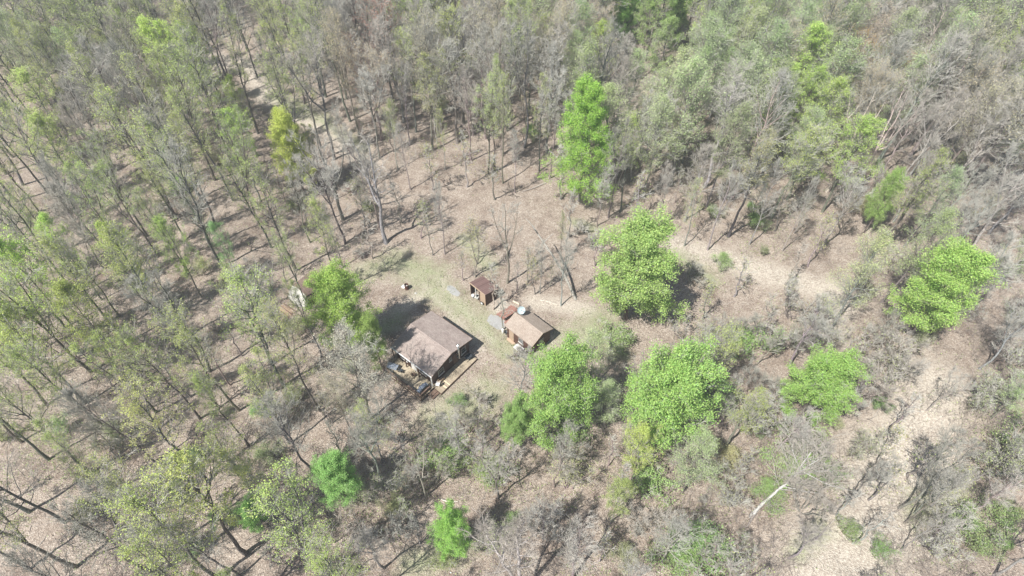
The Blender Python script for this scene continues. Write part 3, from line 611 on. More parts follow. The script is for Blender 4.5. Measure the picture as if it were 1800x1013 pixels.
# main cabin -------------------------------------------------------
HA = R(-39.3)
house = thing('cabin', 'larger brown log cabin with a wide shingled gable roof, stovepipe and deck', 'cabin', (-9.95, 45.16, 0), HA)
gable_wall(MB(), 3.2, 3.25, 2.72, 3.55, M_LOG, house)
rf = gable_roof(3.5, 3.62, 2.62, 3.55, .11, M_ROOF, house)
c = MB(); c.prism([(-.14, 3.63), (0, 3.672), (.14, 3.63), (.14, 3.65), (0, 3.692), (-.14, 3.65)], -3.505, 3.505, 0); c.build('ridge_cap', M_ROOF, rf)
for a, b in ((3.503, 3.53), (-3.53, -3.503)):
    MB().prism([(-3.62, 2.58), (0, 3.51), (3.62, 2.58), (3.62, 2.725), (0, 3.655), (-3.62, 2.725)], a, b, 0).build('fascia', M_TRIM, house)
g = MB(); g.box(-3.5, 3.5, -3.72, -3.623, 2.60, 2.70); g.build('gutter', M_WHITE, house)
g = MB(); g.box(-3.5, 3.5, 3.623, 3.70, 2.60, 2.70); g.build('gutter', M_TRIM, house)
window(house, 3.2, -2.35, -1.35, 1.05, 2.15); window(house, 3.2, 1.75, 2.65, 1.0, 2.1)
window(house, 3.2, -.35, .05, 1.9, 2.5)
window(house, -3.25, -2.4, -1.2, 1.1, 2.1, 'y', -1); window(house, -3.25, .9, 2.1, 1.1, 2.1, 'y', -1)
window(house, -3.2, -1, .4, 1., 2.1, 'x', -1); window(house, 3.25, -1.6, -.6, 1.1, 2.1, 'y', 1)
door(house, -3.25, -.5, .4, .42, 2.42, 'y', -1, M_WHITE); door(house, 3.2, .35, 1.2, .42, 2.4, 'x', 1, M_TRIM)
ch = MB(); ch.cyl((3.48+.15, 1.0, 1.5), (3.63, 1.0, 4.15), .11, n=16); ch.cyl((3.2, 1.0, 1.62), (3.63, 1.0, 1.62), .10, n=16)
cho = ch.build('stovepipe', M_STEEL, house, smooth=True)
ch = MB(); ch.lathe([(.11, 4.12), (.19, 4.16), (.19, 4.34), (.02, 4.44)], 16, (3.63, 1, 0)); ch.build('cap', M_STEEL, cho)
ch = MB(); ch.box(3.2, 3.62, .93, 1.07, 2.35, 2.39); ch.box(3.2, 3.62, .93, 1.07, 1.42, 1.47); ch.build('bracket', M_STEEL, cho)
p = MB(); p.box(3.30, 3.42, -3.66, -3.54, .42, 2.6); p.build('porch_post', M_WHITE, house, bevel=.01)
for u in (-3.35, -1.1, 1.1):
    p = MB(); p.box(u-.06, u+.06, -3.66, -3.54, .42, 2.6); p.build('porch_post', M_TRIM, house, bevel=.01)
# deck with railing on its two outer sides, and the board walk under the gable
d = MB(); d.box(-2.9, 3.55, -5.8, -3.27, .30, .40); dk = d.build('deck', M_DECK, house)
d = MB(); d.box(-2.9, 3.55, -5.84, -5.80, .12, .42); d.box(3.55, 3.59, -5.84, -3.6, .12, .42); d.box(-2.94, -2.90, -5.84, -3.27, .12, .42); d.build('rim_joist', M_TRIM, dk)
d = MB()
for u in (-2.8, -.7, 1.4, 3.4):
    for v in (-5.7, -3.8): d.box(u-.07, u+.07, v-.07, v+.07, -.3, .298)
d.build('support_post', M_TRIM, dk)
d = MB(); d.box(3.22, 4.78, -3.58, 2.9, .26, .36); wk = d.build('walkway', M_WALK, house)
d = MB(); d.box(4.78, 4.82, -3.6, 2.92, .05, .37); d.box(3.6, 4.82, -3.64, -3.6, .05, .37); d.build('rim_joist', M_TRIM, wk)
d = MB(); d.box(3.7, 4.78, -2.72, -2.56, .364, .40); d.box(3.6, 4.78, -2.15, -2.0, .364, .40); d.build('replacement_board', M_NEWB, wk)
d = MB(); d.box(2.05, 2.20, -5.0, -3.9, .404, .43); d.build('replacement_board', M_NEWB, dk)
r = MB()
for u in np.arange(-2.85, 3.6, 1.07): r.box(u-.045, u+.045, -5.79, -5.70, .40, 1.33)
for v in (-4.9, -4.15): r.box(3.46, 3.55, v-.045, v+.045, .40, 1.33)
r.box(-2.9, 3.6, -5.83, -5.66, 1.331, 1.375); r.box(3.43, 3.59, -5.655, -4.1, 1.331, 1.375)
for z in (.62, .86, 1.09): r.box(-2.85, 3.5, -5.76, -5.73, z, z+.09); r.box(3.495, 3.52, -5.65, -4.1, z, z+.09)
r.build('railing', M_TRIM, house)
d = MB(); d.box(3.62, 4.5, -4.7, -3.66, .10, .22); d.box(3.62, 4.2, -4.7, -3.66, .223, .34); d.build('steps', M_TRIM, house)

def hloc(u, v, z=0): return (-9.95+cos(HA)*u-sin(HA)*v, 45.16+sin(HA)*u+cos(HA)*v, z)
# barbecue on the deck corner
t = thing('barbecue_grill', 'long dark blue-black barbecue grill on the outer deck corner', 'barbecue', hloc(2.85, -4.75, .40), HA+R(90))
m_ = MB(); m_.box(-.42, .42, -.26, .26, .62, .82); m_.build('firebox', M_BLACK, t, bevel=.02)
m_ = MB(); m_.prism([(-.27, .823), (.27, .823), (.25, 1.0), (.13, 1.1), (-.13, 1.1), (-.25, 1.0)], -.42, .42, 0); ld = m_.build('lid', M_BLUE, t, bevel=.02)
m_ = MB(); m_.cyl((-.3, .30, .93), (.3, .30, .93), .015); m_.box(-.3, -.28, .25, .30, .92, .94); m_.box(.28, .3, .25, .3, .92, .94); m_.build('handle', M_STEEL, ld)
for s in (-1, 1):
    m_ = MB(); m_.box(min(s*.425, s*.78), max(s*.425, s*.78), -.24, .24, .76, .80); m_.build('side_shelf', M_BLUE, t, bevel=.01)
    for q in (-1, 1):
        m_ = MB(); m_.box(s*.38-.02, s*.38+.02, q*.22-.02, q*.22+.02, .1 if s < 0 else .0, .618); m_.build('leg', M_STEEL, t)
    m_ = MB(); m_.cyl((-.38, s*.27-.02, .1), (-.38, s*.27+.02, .1), .1, n=14); m_.build('wheel', M_RUBBER, t)
# bench by the barbecue
t = thing('bench', 'low brown wooden bench between the grill and the deck end railing', 'bench', hloc(3.22, -4.75, .40), HA+R(90))
m_ = MB(); m_.box(-.75, .75, -.15, -.01, .42, .46); m_.box(-.75, .75, .01, .15, .42, .46); m_.build('seat', M_TRIM, t)
for s in (-.6, .6):
    m_ = MB(); m_.box(s-.04, s+.04, -.14, .14, 0, .418); m_.build('leg', M_TRIM, t)
# grey table on the left end of deck
t = thing('patio_table', 'grey patio table at the left end of the deck', 'table', hloc(-2.2, -4.9, .40), HA+R(20))
m_ = MB(); m_.box(-.7, .7, -.42, .42, .70, .74); m_.build('table_top', M_BLUE, t, bevel=.015)
for a in (-.6, .6):
    for b in (-.34, .34):
        m_ = MB(); m_.cyl((a, b, 0), (a*.95, b*.95, .70), .022); m_.build('leg', M_STEEL, t)
# patio chairs
def chair(loc, rz, label, m0):
    t = thing('patio_chair', label, 'chair', loc, rz, 'patio chairs on the deck')
    m_ = MB(); m_.box(-.24, .24, -.24, .24, .40, .44); m_.build('seat', m0, t, bevel=.015)
    m_ = MB(); m_.box(-.24, .24, .22, .26, .46, .92, (R(-12), 0, 0), (0, .24, .46)); m_.build('backrest', m0, t, bevel=.015)
    for a in (-.21, .21):
        m_ = MB(); m_.path([(a*1.1, -.2, .40), (a*1.1, -.2, .64), (a*1.1, .24, .66)], .015); m_.build('armrest', m0, t)
        for b in (-.21, .21):
            m_ = MB(); m_.cyl((a, b, 0), (a, b, .40), .016); m_.build('leg', m0, t)
chair(hloc(-1.1, -4.6, .40), HA+R(200), 'dark chair on the deck beside the grey patio table', M_BLACK)
chair(hloc(3.75, -3.1, .36), HA+R(-60), 'white chair beside the white corner post of the main cabin', M_WHITE)
chair(hloc(.5, -4.0, .40), HA+R(170), 'brown wooden chair on the deck by the cabin door', M_TRIM)
# firewood stack under the gable
t = thing('firewood_stack', 'short stack of split firewood under the gable wall near the white corner post', 'firewood', hloc(3.55, -2.3, .37), HA)
rr_ = random.Random(3); m_ = MB()
for k in range(26):
    z = .07+.12*(k//7); v = -.45+.14*(k % 7)+.05*(k//7 % 2); m_.cyl((-.2+rr_.uniform(-.03, .03), v, z), (.22, v+rr_.uniform(-.02, .02), z), .06, n=7)
m_.build('logs', M_LOGW, t)
# wheelbarrow
t = thing('wheelbarrow', 'dark wheelbarrow with pale tube handles leaning by the gable wall', 'wheelbarrow', hloc(4.0, 2.2, .36), HA+R(80))
m_ = MB(); m_.add([(-.45,-.3,.55),(.45,-.35,.6),(.45,.35,.6),(-.45,.3,.55),(-.2,-.17,.25),(.25,-.17,.25),(.25,.17,.25),(-.2,.17,.25)], [(4,7,6,5),(0,4,5,1),(1,5,6,2),(2,6,7,3),(3,7,4,0)])
o = m_.build('tray', M_BLACK, t); md = o.modifiers.new('solid', 'SOLIDIFY'); md.thickness = .015
for s in (-1, 1):
    m_ = MB(); m_.path([(.55, s*.05, .18), (.1, s*.18, .24), (-.4, s*.26, .48), (-1.0, s*.3, .72)], .02); m_.build('handle', M_STEEL, t)
    m_ = MB(); m_.path([(-.1, s*.2, .26), (-.35, s*.24, 0), (-.45, s*.26, .45)], .018); m_.build('leg', M_STEEL, t)
m_ = MB(); m_.cyl((.55, -.05, .18), (.55, .05, .18), .18, n=18); w_ = m_.build('wheel', M_RUBBER, t)
m_ = MB(); m_.cyl((.55, -.06, .18), (.55, .06, .18), .08, n=14); m_.build('rim', M_STEEL, w_)

# small cabin with the dish -----------------------------------------
SA = R(-44)
hut = thing('small_cabin', 'smaller cabin with a tan shingled gable roof and board walls', 'cabin', (2.12, 47.73, 0), SA)
gable_wall(MB(), 2.15, 1.72, 2.55, 3.32, M_SIDING, hut)
gr_ = gable_roof(2.38, 1.97, 2.42, 3.32, .10, M_ROOF2, hut)
c = MB(); c.prism([(-.12, 3.385), (0, 3.432), (.12, 3.385), (.12, 3.40), (0, 3.452), (-.12, 3.40)], -2.385, 2.385, 0); c.build('ridge_cap', M_ROOF2, gr_)
for a, b in ((2.383, 2.405), (-2.405, -2.383)):
    MB().prism([(-1.97, 2.38), (0, 3.28), (1.97, 2.38), (1.97, 2.51), (0, 3.41), (-1.97, 2.51)], a, b, 0).build('fascia', M_TAN, hut)
window(hut, 2.15, -.5, .4, 1.1, 2.0); window(hut, -1.72, -.1, .7, 1.1, 1.9, 'y', -1)
door(hut, -1.72, -1.75, -.95, .1, 2.1, 'y', -1, M_TAN)
m_ = MB(); m_.box(-2.0, -.7, -2.1, -1.73, .0, .1); m_.build('doorstep', M_TAN, hut)
def sloc(u, v, z=0): return (2.12+cos(SA)*u-sin(SA)*v, 47.73+sin(SA)*u+cos(SA)*v, z)
# satellite dish, standing on the far end of the ridge
t = thing('satellite_dish', 'round pale blue satellite dish on the ridge end of the small cabin', 'satellite dish', sloc(-1.75, .42, 3.25), 0)
m_ = MB(); m_.cyl((0, 0, -.05), (0, 0, .75), .035); m_.cyl((0, 0, .05), (.3, .2, -.12), .02); m_.cyl((0, 0, .45), (.28, -.35, .0), .02); m_.build('mast', M_STEEL, t)
m_ = MB(); m_.lathe([(0, 0), (.17, .018), (.32, .055), (.44, .11), (.50, .15), (.505, .16)], 32)
o = m_.build('reflector', M_DISH, t, (0, 0, .78), smooth=True); o.rotation_euler = (R(46), 0, R(12)); md = o.modifiers.new('solid', 'SOLIDIFY'); md.thickness = .02
m_ = MB(); m_.path([(0, .5, .10), (0, .35, .5), (0, 0, .62)], .015); m_.box(-.06, .06, -.05, .09, .56, .68); m_.build('feed_arm', M_STEEL, o)
# white sheet-metal table by the small cabin
wx, wy = un(912, 612, .7)
t = thing('folding_table', 'white folding table in the grass in front of the small cabin', 'table', (wx, wy, 0), SA)
m_ = MB(); m_.box(-.62, .62, -.42, .42, .68, .73); m_.build('table_top', M_WHITE, t, bevel=.015)
for a in (-.5, .5):
    for b in (-.34, .34):
        m_ = MB(); m_.cyl((a, b, 0), (a, b, .68), .018); m_.build('leg', M_STEEL, t)
# gas bottle at the corner
gx_, gy_ = un(884, 583, .3)
t = thing('gas_bottle', 'white gas bottle at the left corner of the small cabin', 'gas bottle', (gx_, gy_, 0))
m_ = MB(); m_.lathe([(.0, .03), (.15, .03), (.17, .08), (.17, .75), (.12, .86), (.04, .92), (0, .92)], 18); m_.build('tank', M_WHITE, t, smooth=True)
m_ = MB(); m_.cyl((0, 0, .92), (0, 0, 1.0), .03); m_.cyl((0, 0, .98), (.06, 0, .98), .02); m_.build('valve', M_STEEL, t)
m_ = MB(); m_.lathe([(.13, 0), (.14, 0), (.14, .05), (.13, .05)], 18); m_.build('foot_ring', M_BLACK, t)
# trash can right beside it
t = thing('bucket', 'black bucket next to the white gas bottle', 'bucket', (gx_+.45, gy_-.15, 0))
m_ = MB(); m_.lathe([(0, .01), (.15, .01), (.2, .42), (.185, .42), (.14, .03), (0, .03)], 16); m_.build('pail', M_BLACK, t, smooth=True)
m_ = MB(); m_.path([(.2*cos(a), .03, .42+.18*sin(a)) for a in np.linspace(0, pi, 9)], .006, 4); m_.build('handle', M_STEEL, t)

# picnic table: brown-red, between shed and small cabin
cx_, cy_ = un(893.5, 550.5, .72)
t = thing('picnic_table', 'brown-red wooden picnic table between the open shed and the small cabin', 'picnic table', (cx_, cy_, 0), R(38))
m_ = MB(); m_.box(-1.3, 1.3, -.48, .48, .76, .81); m_.build('table_top', M_REDWOOD, t, bevel=.01)
for s in (-1, 1):
    m_ = MB(); m_.box(-1.3, 1.3, s*.86-.16, s*.86+.16, .44, .49); m_.build('bench', M_REDWOOD, t, bevel=.01)
for a in (-.95, .95):
    for s in (-1, 1):
        m_ = MB(); m_.box(a-.02, a+.02, -.06, .06, -.02, .86, (s*R(-33), 0, 0), (a, s*.5, .38));
        m_ = MB(); m_.prism([(s*.82, 0), (s*.93, 0), (s*.38, .757), (s*.27, .757)], a-.03, a+.03, 0); m_.build('leg', M_REDWOOD, t)
    m_ = MB(); m_.box(a+.033, a+.07, -1.0, 1.0, .33, .437); m_.build('crossbeam', M_REDWOOD, t)
# gravel pads
for (px, py, rx, ry, lb) in ((872, 566, 1.5, .9, 'blue-grey gravel patch beside the picnic table'), (797, 512, 1.3, .55, 'grey gravel patch in the wheel track')):
    x, y = un(px, py); m_ = MB(); rg = random.Random(int(px)); n_ = 22
    ring = [(x+(rx*cos(2*pi*i/n_)*cos(-.8)-ry*sin(2*pi*i/n_)*sin(-.8))*rg.uniform(.8, 1.15), y+(rx*cos(2*pi*i/n_)*sin(-.8)+ry*sin(2*pi*i/n_)*cos(-.8))*rg.uniform(.8, 1.15)) for i in range(n_)]
    m_.add([(x, y, .05)]+[(a, b, .006) for a, b in ring], [(0, i+1, (i+1) % n_+1) for i in range(n_)])
    tag(m_.build('gravel_patch', M_CONC), kind='stuff')

# open-fronted shed ---------------------------------------------------
a_ = Vector(un(826.3, 496.6, 2.5)); d_ = Vector(un(852.8, 518, 2.5)); ang = atan2(d_.y-a_.y, d_.x-a_.x); SL = (d_-a_).length; SD = 2.35
ox, oy = a_.x, a_.y
shed = thing('open_shed', 'open-fronted shed with a brown metal lean-to roof', 'shed', (ox, oy, 0), ang)
m_ = MB(); m_.prism([(-.05, 2.46), (SD, 1.86), (SD, 1.93), (-.05, 2.53)], -.05, SL+.08, 0); m_.build('roof', M_METALROOF, shed)
m_ = MB(); m_.box(-.05, SL+.08, -.10, -.053, 2.32, 2.54); m_.build('fascia', M_TAN, shed)
m_ = MB(); m_.prism([(.05, 0), (SD-.1, 0), (SD-.1, 1.86), (.05, 2.42)], SL-.08, SL-.02, 0); m_.build('side_wall', M_SIDING, shed)
m_ = MB(); m_.prism([(.05, 0), (SD-.1, 0), (SD-.1, 1.86), (.05, 2.42)], .02, .08, 0); m_.build('side_wall', M_SIDING, shed)
m_ = MB(); m_.box(.083, SL-.083, SD-.16, SD-.1, 0, 1.84); m_.build('back_wall', M_SIDING, shed)
m_ = MB(); m_.box(SL*.62, SL-.083, .05, .10, .0, 2.40); m_.build('front_panel', M_TAN, shed)
for q in (.05, SL*.36, SL*.62-.06):
    m_ = MB(); m_.box(q-.05, q+.05, -.05, .048, 0, 2.44); m_.build('post', M_WHITE if q > .1 and q < SL*.5 else M_TRIM, shed)
def shl(u, v, z=0): return (ox+cos(ang)*u-sin(ang)*v, oy+sin(ang)*u+cos(ang)*v, z)
t = thing('bucket', 'white bucket standing just inside the open shed', 'bucket', shl(.55, -.15))
m_ = MB(); m_.lathe([(0, .01), (.17, .01), (.21, .45), (.195, .45), (.15, .03), (0, .03)], 16); m_.build('pail', M_WHITE, t, smooth=True)
t = thing('mower', 'white-topped push mower at the mouth of the open shed', 'mower', shl(1.0, .25), ang+R(-70))
m_ = MB(); m_.prism([(-.3, .12), (.3, .12), (.27, .26), (-.27, .26)], -.38, .38, 0); m_.build('deck', M_DIRTW, t, bevel=.03)
m_ = MB(); m_.cyl((0, 0, .262), (0, 0, .45), .15, .13, 14); m_.build('engine', M_BLACK, t)
for a in (-.32, .32):
    for b in (-.33, .33):
        m_ = MB(); m_.cyl((a, b-.03, .11), (a, b+.03, .11), .11, n=12); m_.build('wheel', M_RUBBER, t)
m_ = MB(); m_.path([(-.35, -.2, .2), (-.95, -.22, .95), (-.95, .22, .95), (-.35, .2, .2)], .015); m_.build('handlebar', M_STEEL, t)
t = thing('spare_wheel', 'white rimmed wheel leaning on the front panel of the open shed', 'wheel', shl(SL*.8, -.16, .30), ang+R(8))
m_ = MB()
for i in range(24):
    a = 2*pi*i/24; b = 2*pi*(i+1)/24
    for j in range(8):
        c1 = 2*pi*j/8; c2 = 2*pi*(j+1)/8
        q = lambda A, C: ((.24+.06*cos(C))*cos(A), .07*sin(C), (.24+.06*cos(C))*sin(A))
        m_.add([q(a, c1), q(b, c1), q(b, c2), q(a, c2)], [(0, 1, 2, 3)])
m_.build('tyre', M_RUBBER, t, smooth=True)
m_ = MB(); m_.cyl((0, -.05, 0), (0, .05, 0), .185, n=20); m_.build('rim', M_WHITE, t)
# burn barrel in the grass
bx_, by_ = un(715.5, 508)
t = thing('burn_barrel', 'dark rusty burn barrel in the grass above the main cabin', 'barrel', (bx_, by_, 0))
m_ = MB(); m_.lathe([(0, .02), (.29, .02), (.30, .05), (.29, .08), (.29, .3), (.305, .32), (.29, .34), (.29, .58), (.305, .6), (.29, .62), (.29, .86), (.3, .88), (.27, .88), (.27, .5), (0, .5)], 24); m_.build('drum', M_RUST, t, smooth=False)
m_ = MB(); m_.lathe([(0, .48), (.2, .5), (.26, .52), (.1, .6), (0, .62)], 14); m_.build('ash', M_DIRTW, t)
t = thing('enamel_basin', 'white basin lying against the rusty burn barrel', 'basin', (bx_-.42, by_+.25, 0))
m_ = MB(); m_.lathe([(0, .02), (.2, .02), (.34, .2), (.36, .21), (.33, .22), (.19, .04), (0, .04)], 20); m_.build('bowl', M_WHITE, t, smooth=True)
m_ = MB(); m_.box(-.40, -.34, -.06, .06, .19, .21); m_.build('handle', M_WHITE, t)
px_, py_ = un(730.5, 516)
m_ = MB(); rg = random.Random(5)
m_.lathe([(0, 0), (.14, .01), (.18, .06), (.12, .12), (0, .15)], 9); m_.v = [(x*rg.uniform(.8, 1.2), y*rg.uniform(.7, 1.2), z) for x, y, z in m_.v]
o = tag(m_.build('stone', M_DIRTW, None, (px_, py_, 0)), 'small white stone in the grass just below the burn barrel', 'stone')
# little shed with a curved brown roof and white end wall, among the left trees
p0 = Vector(un(514, 503, 1.5)); p1 = Vector(un(543, 525, 1.5)); an = atan2(p1.y-p0.y, p1.x-p0.x); W = (p1-p0).length
t = thing('tarp_shed', 'small shed with a brown rounded roof and a white tarp sloping off its end', 'shed', ((p0.x+p1.x)/2, (p0.y+p1.y)/2, 0), an)
hw = W/2; arc = [(hw*cos(a), 1.25+1.15*sin(a)) for a in np.linspace(0, pi, 13)]
m_ = MB(); m_.prism([(-hw, 0), (hw, 0)]+arc, 0, .06, 1); m_.build('end_wall', M_TRIM, t)
m_ = MB(); tp_ = [(x*1.04, -.03, z*1.01) for x, z in arc]; md_ = [(x*1.05, -.7, .12+z*.62) for x, z in arc]; bt_ = [(x*1.08, -1.3+.12*abs(x), .10) for x, z in arc]
m_.add(tp_+md_+bt_, [(k+i, k+i+1, k+14+i, k+13+i) for k in (0, 13) for i in range(12)])
o = m_.build('tarp', M_DIRTW, t); md = o.modifiers.new('solid', 'SOLIDIFY'); md.thickness = .02
m_ = MB(); m_.prism([(-hw, 0), (hw, 0)]+arc, 3.2, 3.26, 1); m_.build('end_wall', M_TRIM, t)
m_ = MB()
oa = [((hw+.08)*cos(a), 1.25+1.23*sin(a)) for a in np.linspace(0, pi, 13)]; ia = [((hw+.01)*cos(a), 1.25+1.16*sin(a)) for a in np.linspace(0, pi, 13)]
for i in range(12): m_.prism([oa[i], oa[i+1], ia[i+1], ia[i]], -.15, 3.4, 1)
m_.build('roof', M_BRROOF, t)
for s in (-1, 1):
    m_ = MB(); m_.box(min(s*(hw-.03), s*(hw+.02)), max(s*(hw-.03), s*(hw+.02)), .062, 3.198, 0, 1.24); m_.build('side_wall', M_TRIM, t)
# lumber leaning / lying in front of it
t = thing('lumber_pile', 'pile of pale boards on the ground in front of the white tarp', 'boards', ((p0.x+p1.x)/2-1.7, (p0.y+p1.y)/2-2.1, 0), an+.1)
rg = random.Random(8)
for k in range(9):
    m_ = MB(); y_ = -.6+.14*k; z_ = .02+.05*(k % 3); m_.box(-1.2+rg.uniform(-.3, .2), 1.1+rg.uniform(-.2, .3), y_, y_+.13, z_, z_+.04, (0, 0, rg.uniform(-.15, .15))); m_.build('board', M_LOGW if k % 4 else M_TRIM, t)

# leaning dead snag and the pale pole on the ground ----------------------
def limb(name, pts, rads, m0, parent=None, color=None, loc=None):
    P = np.array(pts)[None]; Rr = np.array(rads)[None]
    v, f_ = tubes(P, Rr, 9)
    k = 9; n_ = len(pts)
    v = np.concatenate([v, P[0, :1], P[0, -1:]]); me = mesh_quads(name, v, f_, [m0], smooth=True)
    return link(name, me, parent, loc, color)
b0 = Vector((*un(1012, 527, 0), -.1)); tp = Vector((*un(938, 398, 7.5), 7.5))
t = thing('leaning_trunk', 'thick pale broken trunk leaning left behind the dish cabin', 'dead tree', (b0.x, b0.y, 0))
rel = tp-b0; pts = [tuple(rel*s+Vector((.15*sin(s*5), 0, .5*sin(s*pi)))) for s in np.linspace(0, 1, 9)]
limb('trunk', pts, np.linspace(.21, .08, 9), BARK, t, (.34, .325, .29))
for s, dx, dy, dz in ((.6, -1.6, .6, 1.2), (.75, 1.3, .5, 1.3), (.88, -.6, -.8, 1.6), (.98, -1.2, .6, 1.2)):
    a = rel*s+Vector((.15*sin(s*5), 0, .5*sin(s*pi))); limb('limb', [tuple(a), tuple(a+Vector((dx*.5, dy*.5, dz*.6))), tuple(a+Vector((dx, dy, dz)))], [.07, .05, .02], BARK, t, (.42, .40, .36))
def log(px0, py0, px1, py1, r, label, color=(.4, .36, .32), group='fallen logs and poles'):
    a = un(px0, py0); b = un(px1, py1); a = Vector((*a, float(gz(*a))+r*.8)); b = Vector((*b, float(gz(*b))+r*.8)); m0 = (a+b)/2
    pts = [tuple(a-m0+(b-a)*s+Vector((0, 0, .12*sin(s*9)*r))+Vector((-(b-a).y, (b-a).x, 0)).normalized()*.12*sin(s*4+px0)) for s in np.linspace(0, 1, 7)]
    o = limb('fallen_log', pts, np.linspace(r, r*.55, 7), BARK, None, color, m0); tag(o, label, 'log', group); return o
log(949, 529, 980, 536, .07, 'straight pale pole lying on the litter behind the small cabin', (.62, .56, .48))
log(903, 529, 912, 538, .14, 'short pale log lying behind the picnic table', (.62, .53, .42))
log(960, 322, 918, 336, .12, 'pale log at the far edge of the clearing, lower left of the cone-shaped tree')
log(830, 420, 792, 447, .05, 'thin pole lying in the far part of the clearing')
log(776, 878, 805, 884, .08, 'bleached branch on the ground above the narrow green tree at the bottom', (.6, .56, .5))
log(1330, 905, 1310, 925, .16, 'dark log at the foot of the bleached dead tree', (.25, .22, .2))
log(313, 530, 333, 531, .1, 'short dark log lying in the left woods', (.1, .09, .08))
log(1480, 905, 1420, 960, .07, 'long thin log on the pale slope at lower right')
log(1560, 700, 1530, 745, .07, 'thin log across the pale opening above the lower-right slope')
log(560, 930, 470, 985, .09, 'grey log in the litter left of the narrow green tree at the bottom')
log(1240, 960, 1180, 1005, .1, 'dark log at the bottom edge right of the birch', (.2, .18, .16))
log(455, 165, 500, 188, .09, 'log beside the woods trail at the upper left')
log(1045, 350, 1000, 345, .1, 'log in the shade just right of the cone-shaped green tree', (.3, .27, .25))

# ------------------------------------------------------------------ the rest of the forest, tree by tree
GRID = ['oogs oogg ooyg goog ggpo ttog otgs osgy gssy ssgt sgst sgso',
        'yoog gopg oogy oyog ggot otgo ogss sgss sgss syss gtsg sgtg',
        'ogpo oogp yoog ogog ggog g g gs gsgo gogo osg gsgt',
        'ooyg ooyo oyog gopg g g g g mg gsm sgm gsg',
        'ogoy ooyg oogo oogg tg g g ms smo gmm gmm gsg',
        'ogpo oogo ooyo ooog gg gg gg oy gms ggm mmg gom',
        'ogrg oogg oogo gooo ggo gg gg gos yogm gm gom gss']
GRID = [r.split() for r in GRID]
CLEAR = [(600,520),(628,450),(650,410),(655,345),(690,300),(760,275),(850,320),(960,330),(1060,392),(1180,425),(1300,452),(1480,475),(1505,560),(1400,600),(1260,560),(1200,640),(1060,640),(1010,640),(930,700),(850,720),(790,790),(640,730),(640,650),(600,600)]
def inpoly(x, y, P):
    c = False; j = len(P)-1
    for i in range(len(P)):
        if (P[i][1] > y) != (P[j][1] > y) and x < (P[j][0]-P[i][0])*(y-P[i][1])/(P[j][1]-P[i][1])+P[i][0]: c = not c
        j = i
    return c
def capd(x, y, c):
    x1, y1, x2, y2 = c; dx, dy = x2-x1, y2-y1; t = max(0, min(1, ((x-x1)*dx+(y-y1)*dy)/(dx*dx+dy*dy))); return math.hypot(x-x1-t*dx, y-y1-t*dy)
TRAIL = [(330,92,430,108,22),(430,108,470,170,20),(470,170,560,215,20),(560,215,655,300,24),(1640,690,1570,880,78),(1570,880,1450,985,55),(1480,520,1500,620,22)]
KEEP = [(668,475,1000,712), (508,488,546,540)]            # buildings stay in view: no random crown in front of them
CR = {'o': 3.2, 'y': 3.2, 's': 3.2, 'g': 3.3, 'p': 3.2, 't': 3.5, 'm': 2.6, 'r': 3.}
count = {}
def blocked(px, py): return inpoly(px, py, CLEAR) or any(capd(px, py, c[:4]) < c[4] for c in TRAIL)
def hides(x, y, h, rad):
    for f in (.45, .7, .95):
        X_, Y_ = pj(x, y, h*f)
        if any(capd(X_, Y_, c[:4]) < c[4]*.75+4 for c in TRAIL): return True
    for f in (.3, .5, .7, .85, 1.):
        X_, Y_ = pj(x, y, h*f); q = rad*13*(1 if .4 < f < .95 else .5)
        for (a, b, c, d) in KEEP:
            if a-q < X_ < c+q and b-q < Y_ < d+q*.6: return True
    return False
GREENS = [(t_['x'], t_['y']) for t_ in TREES if t_['kind'] in 'GCD']
GREENS = [(t_['x'], t_['y']) for t_ in TREES if t_['kind'] in 'GC' or (t_['kind'] == 'y' and t_['label'])]
GP = [t_['cp'] for t_ in TREES if t_['kind'] in 'GC' or (t_['kind'] == 'y' and t_['label'])]
PLAN = []; tries = 0
cell = {}
def near(x, y, md):
    ci, cj = int(x//6), int(y//6)
    return any((x-a)**2+(y-b)**2 < md*md for i_ in (-1, 0, 1) for j_ in (-1, 0, 1) for a, b in cell.get((ci+i_, cj+j_), ()))
for t_ in TREES:
    if t_['kind'] != 'v': cell.setdefault((int(t_['x']//6), int(t_['y']//6)), []).append((t_['x'], t_['y']))
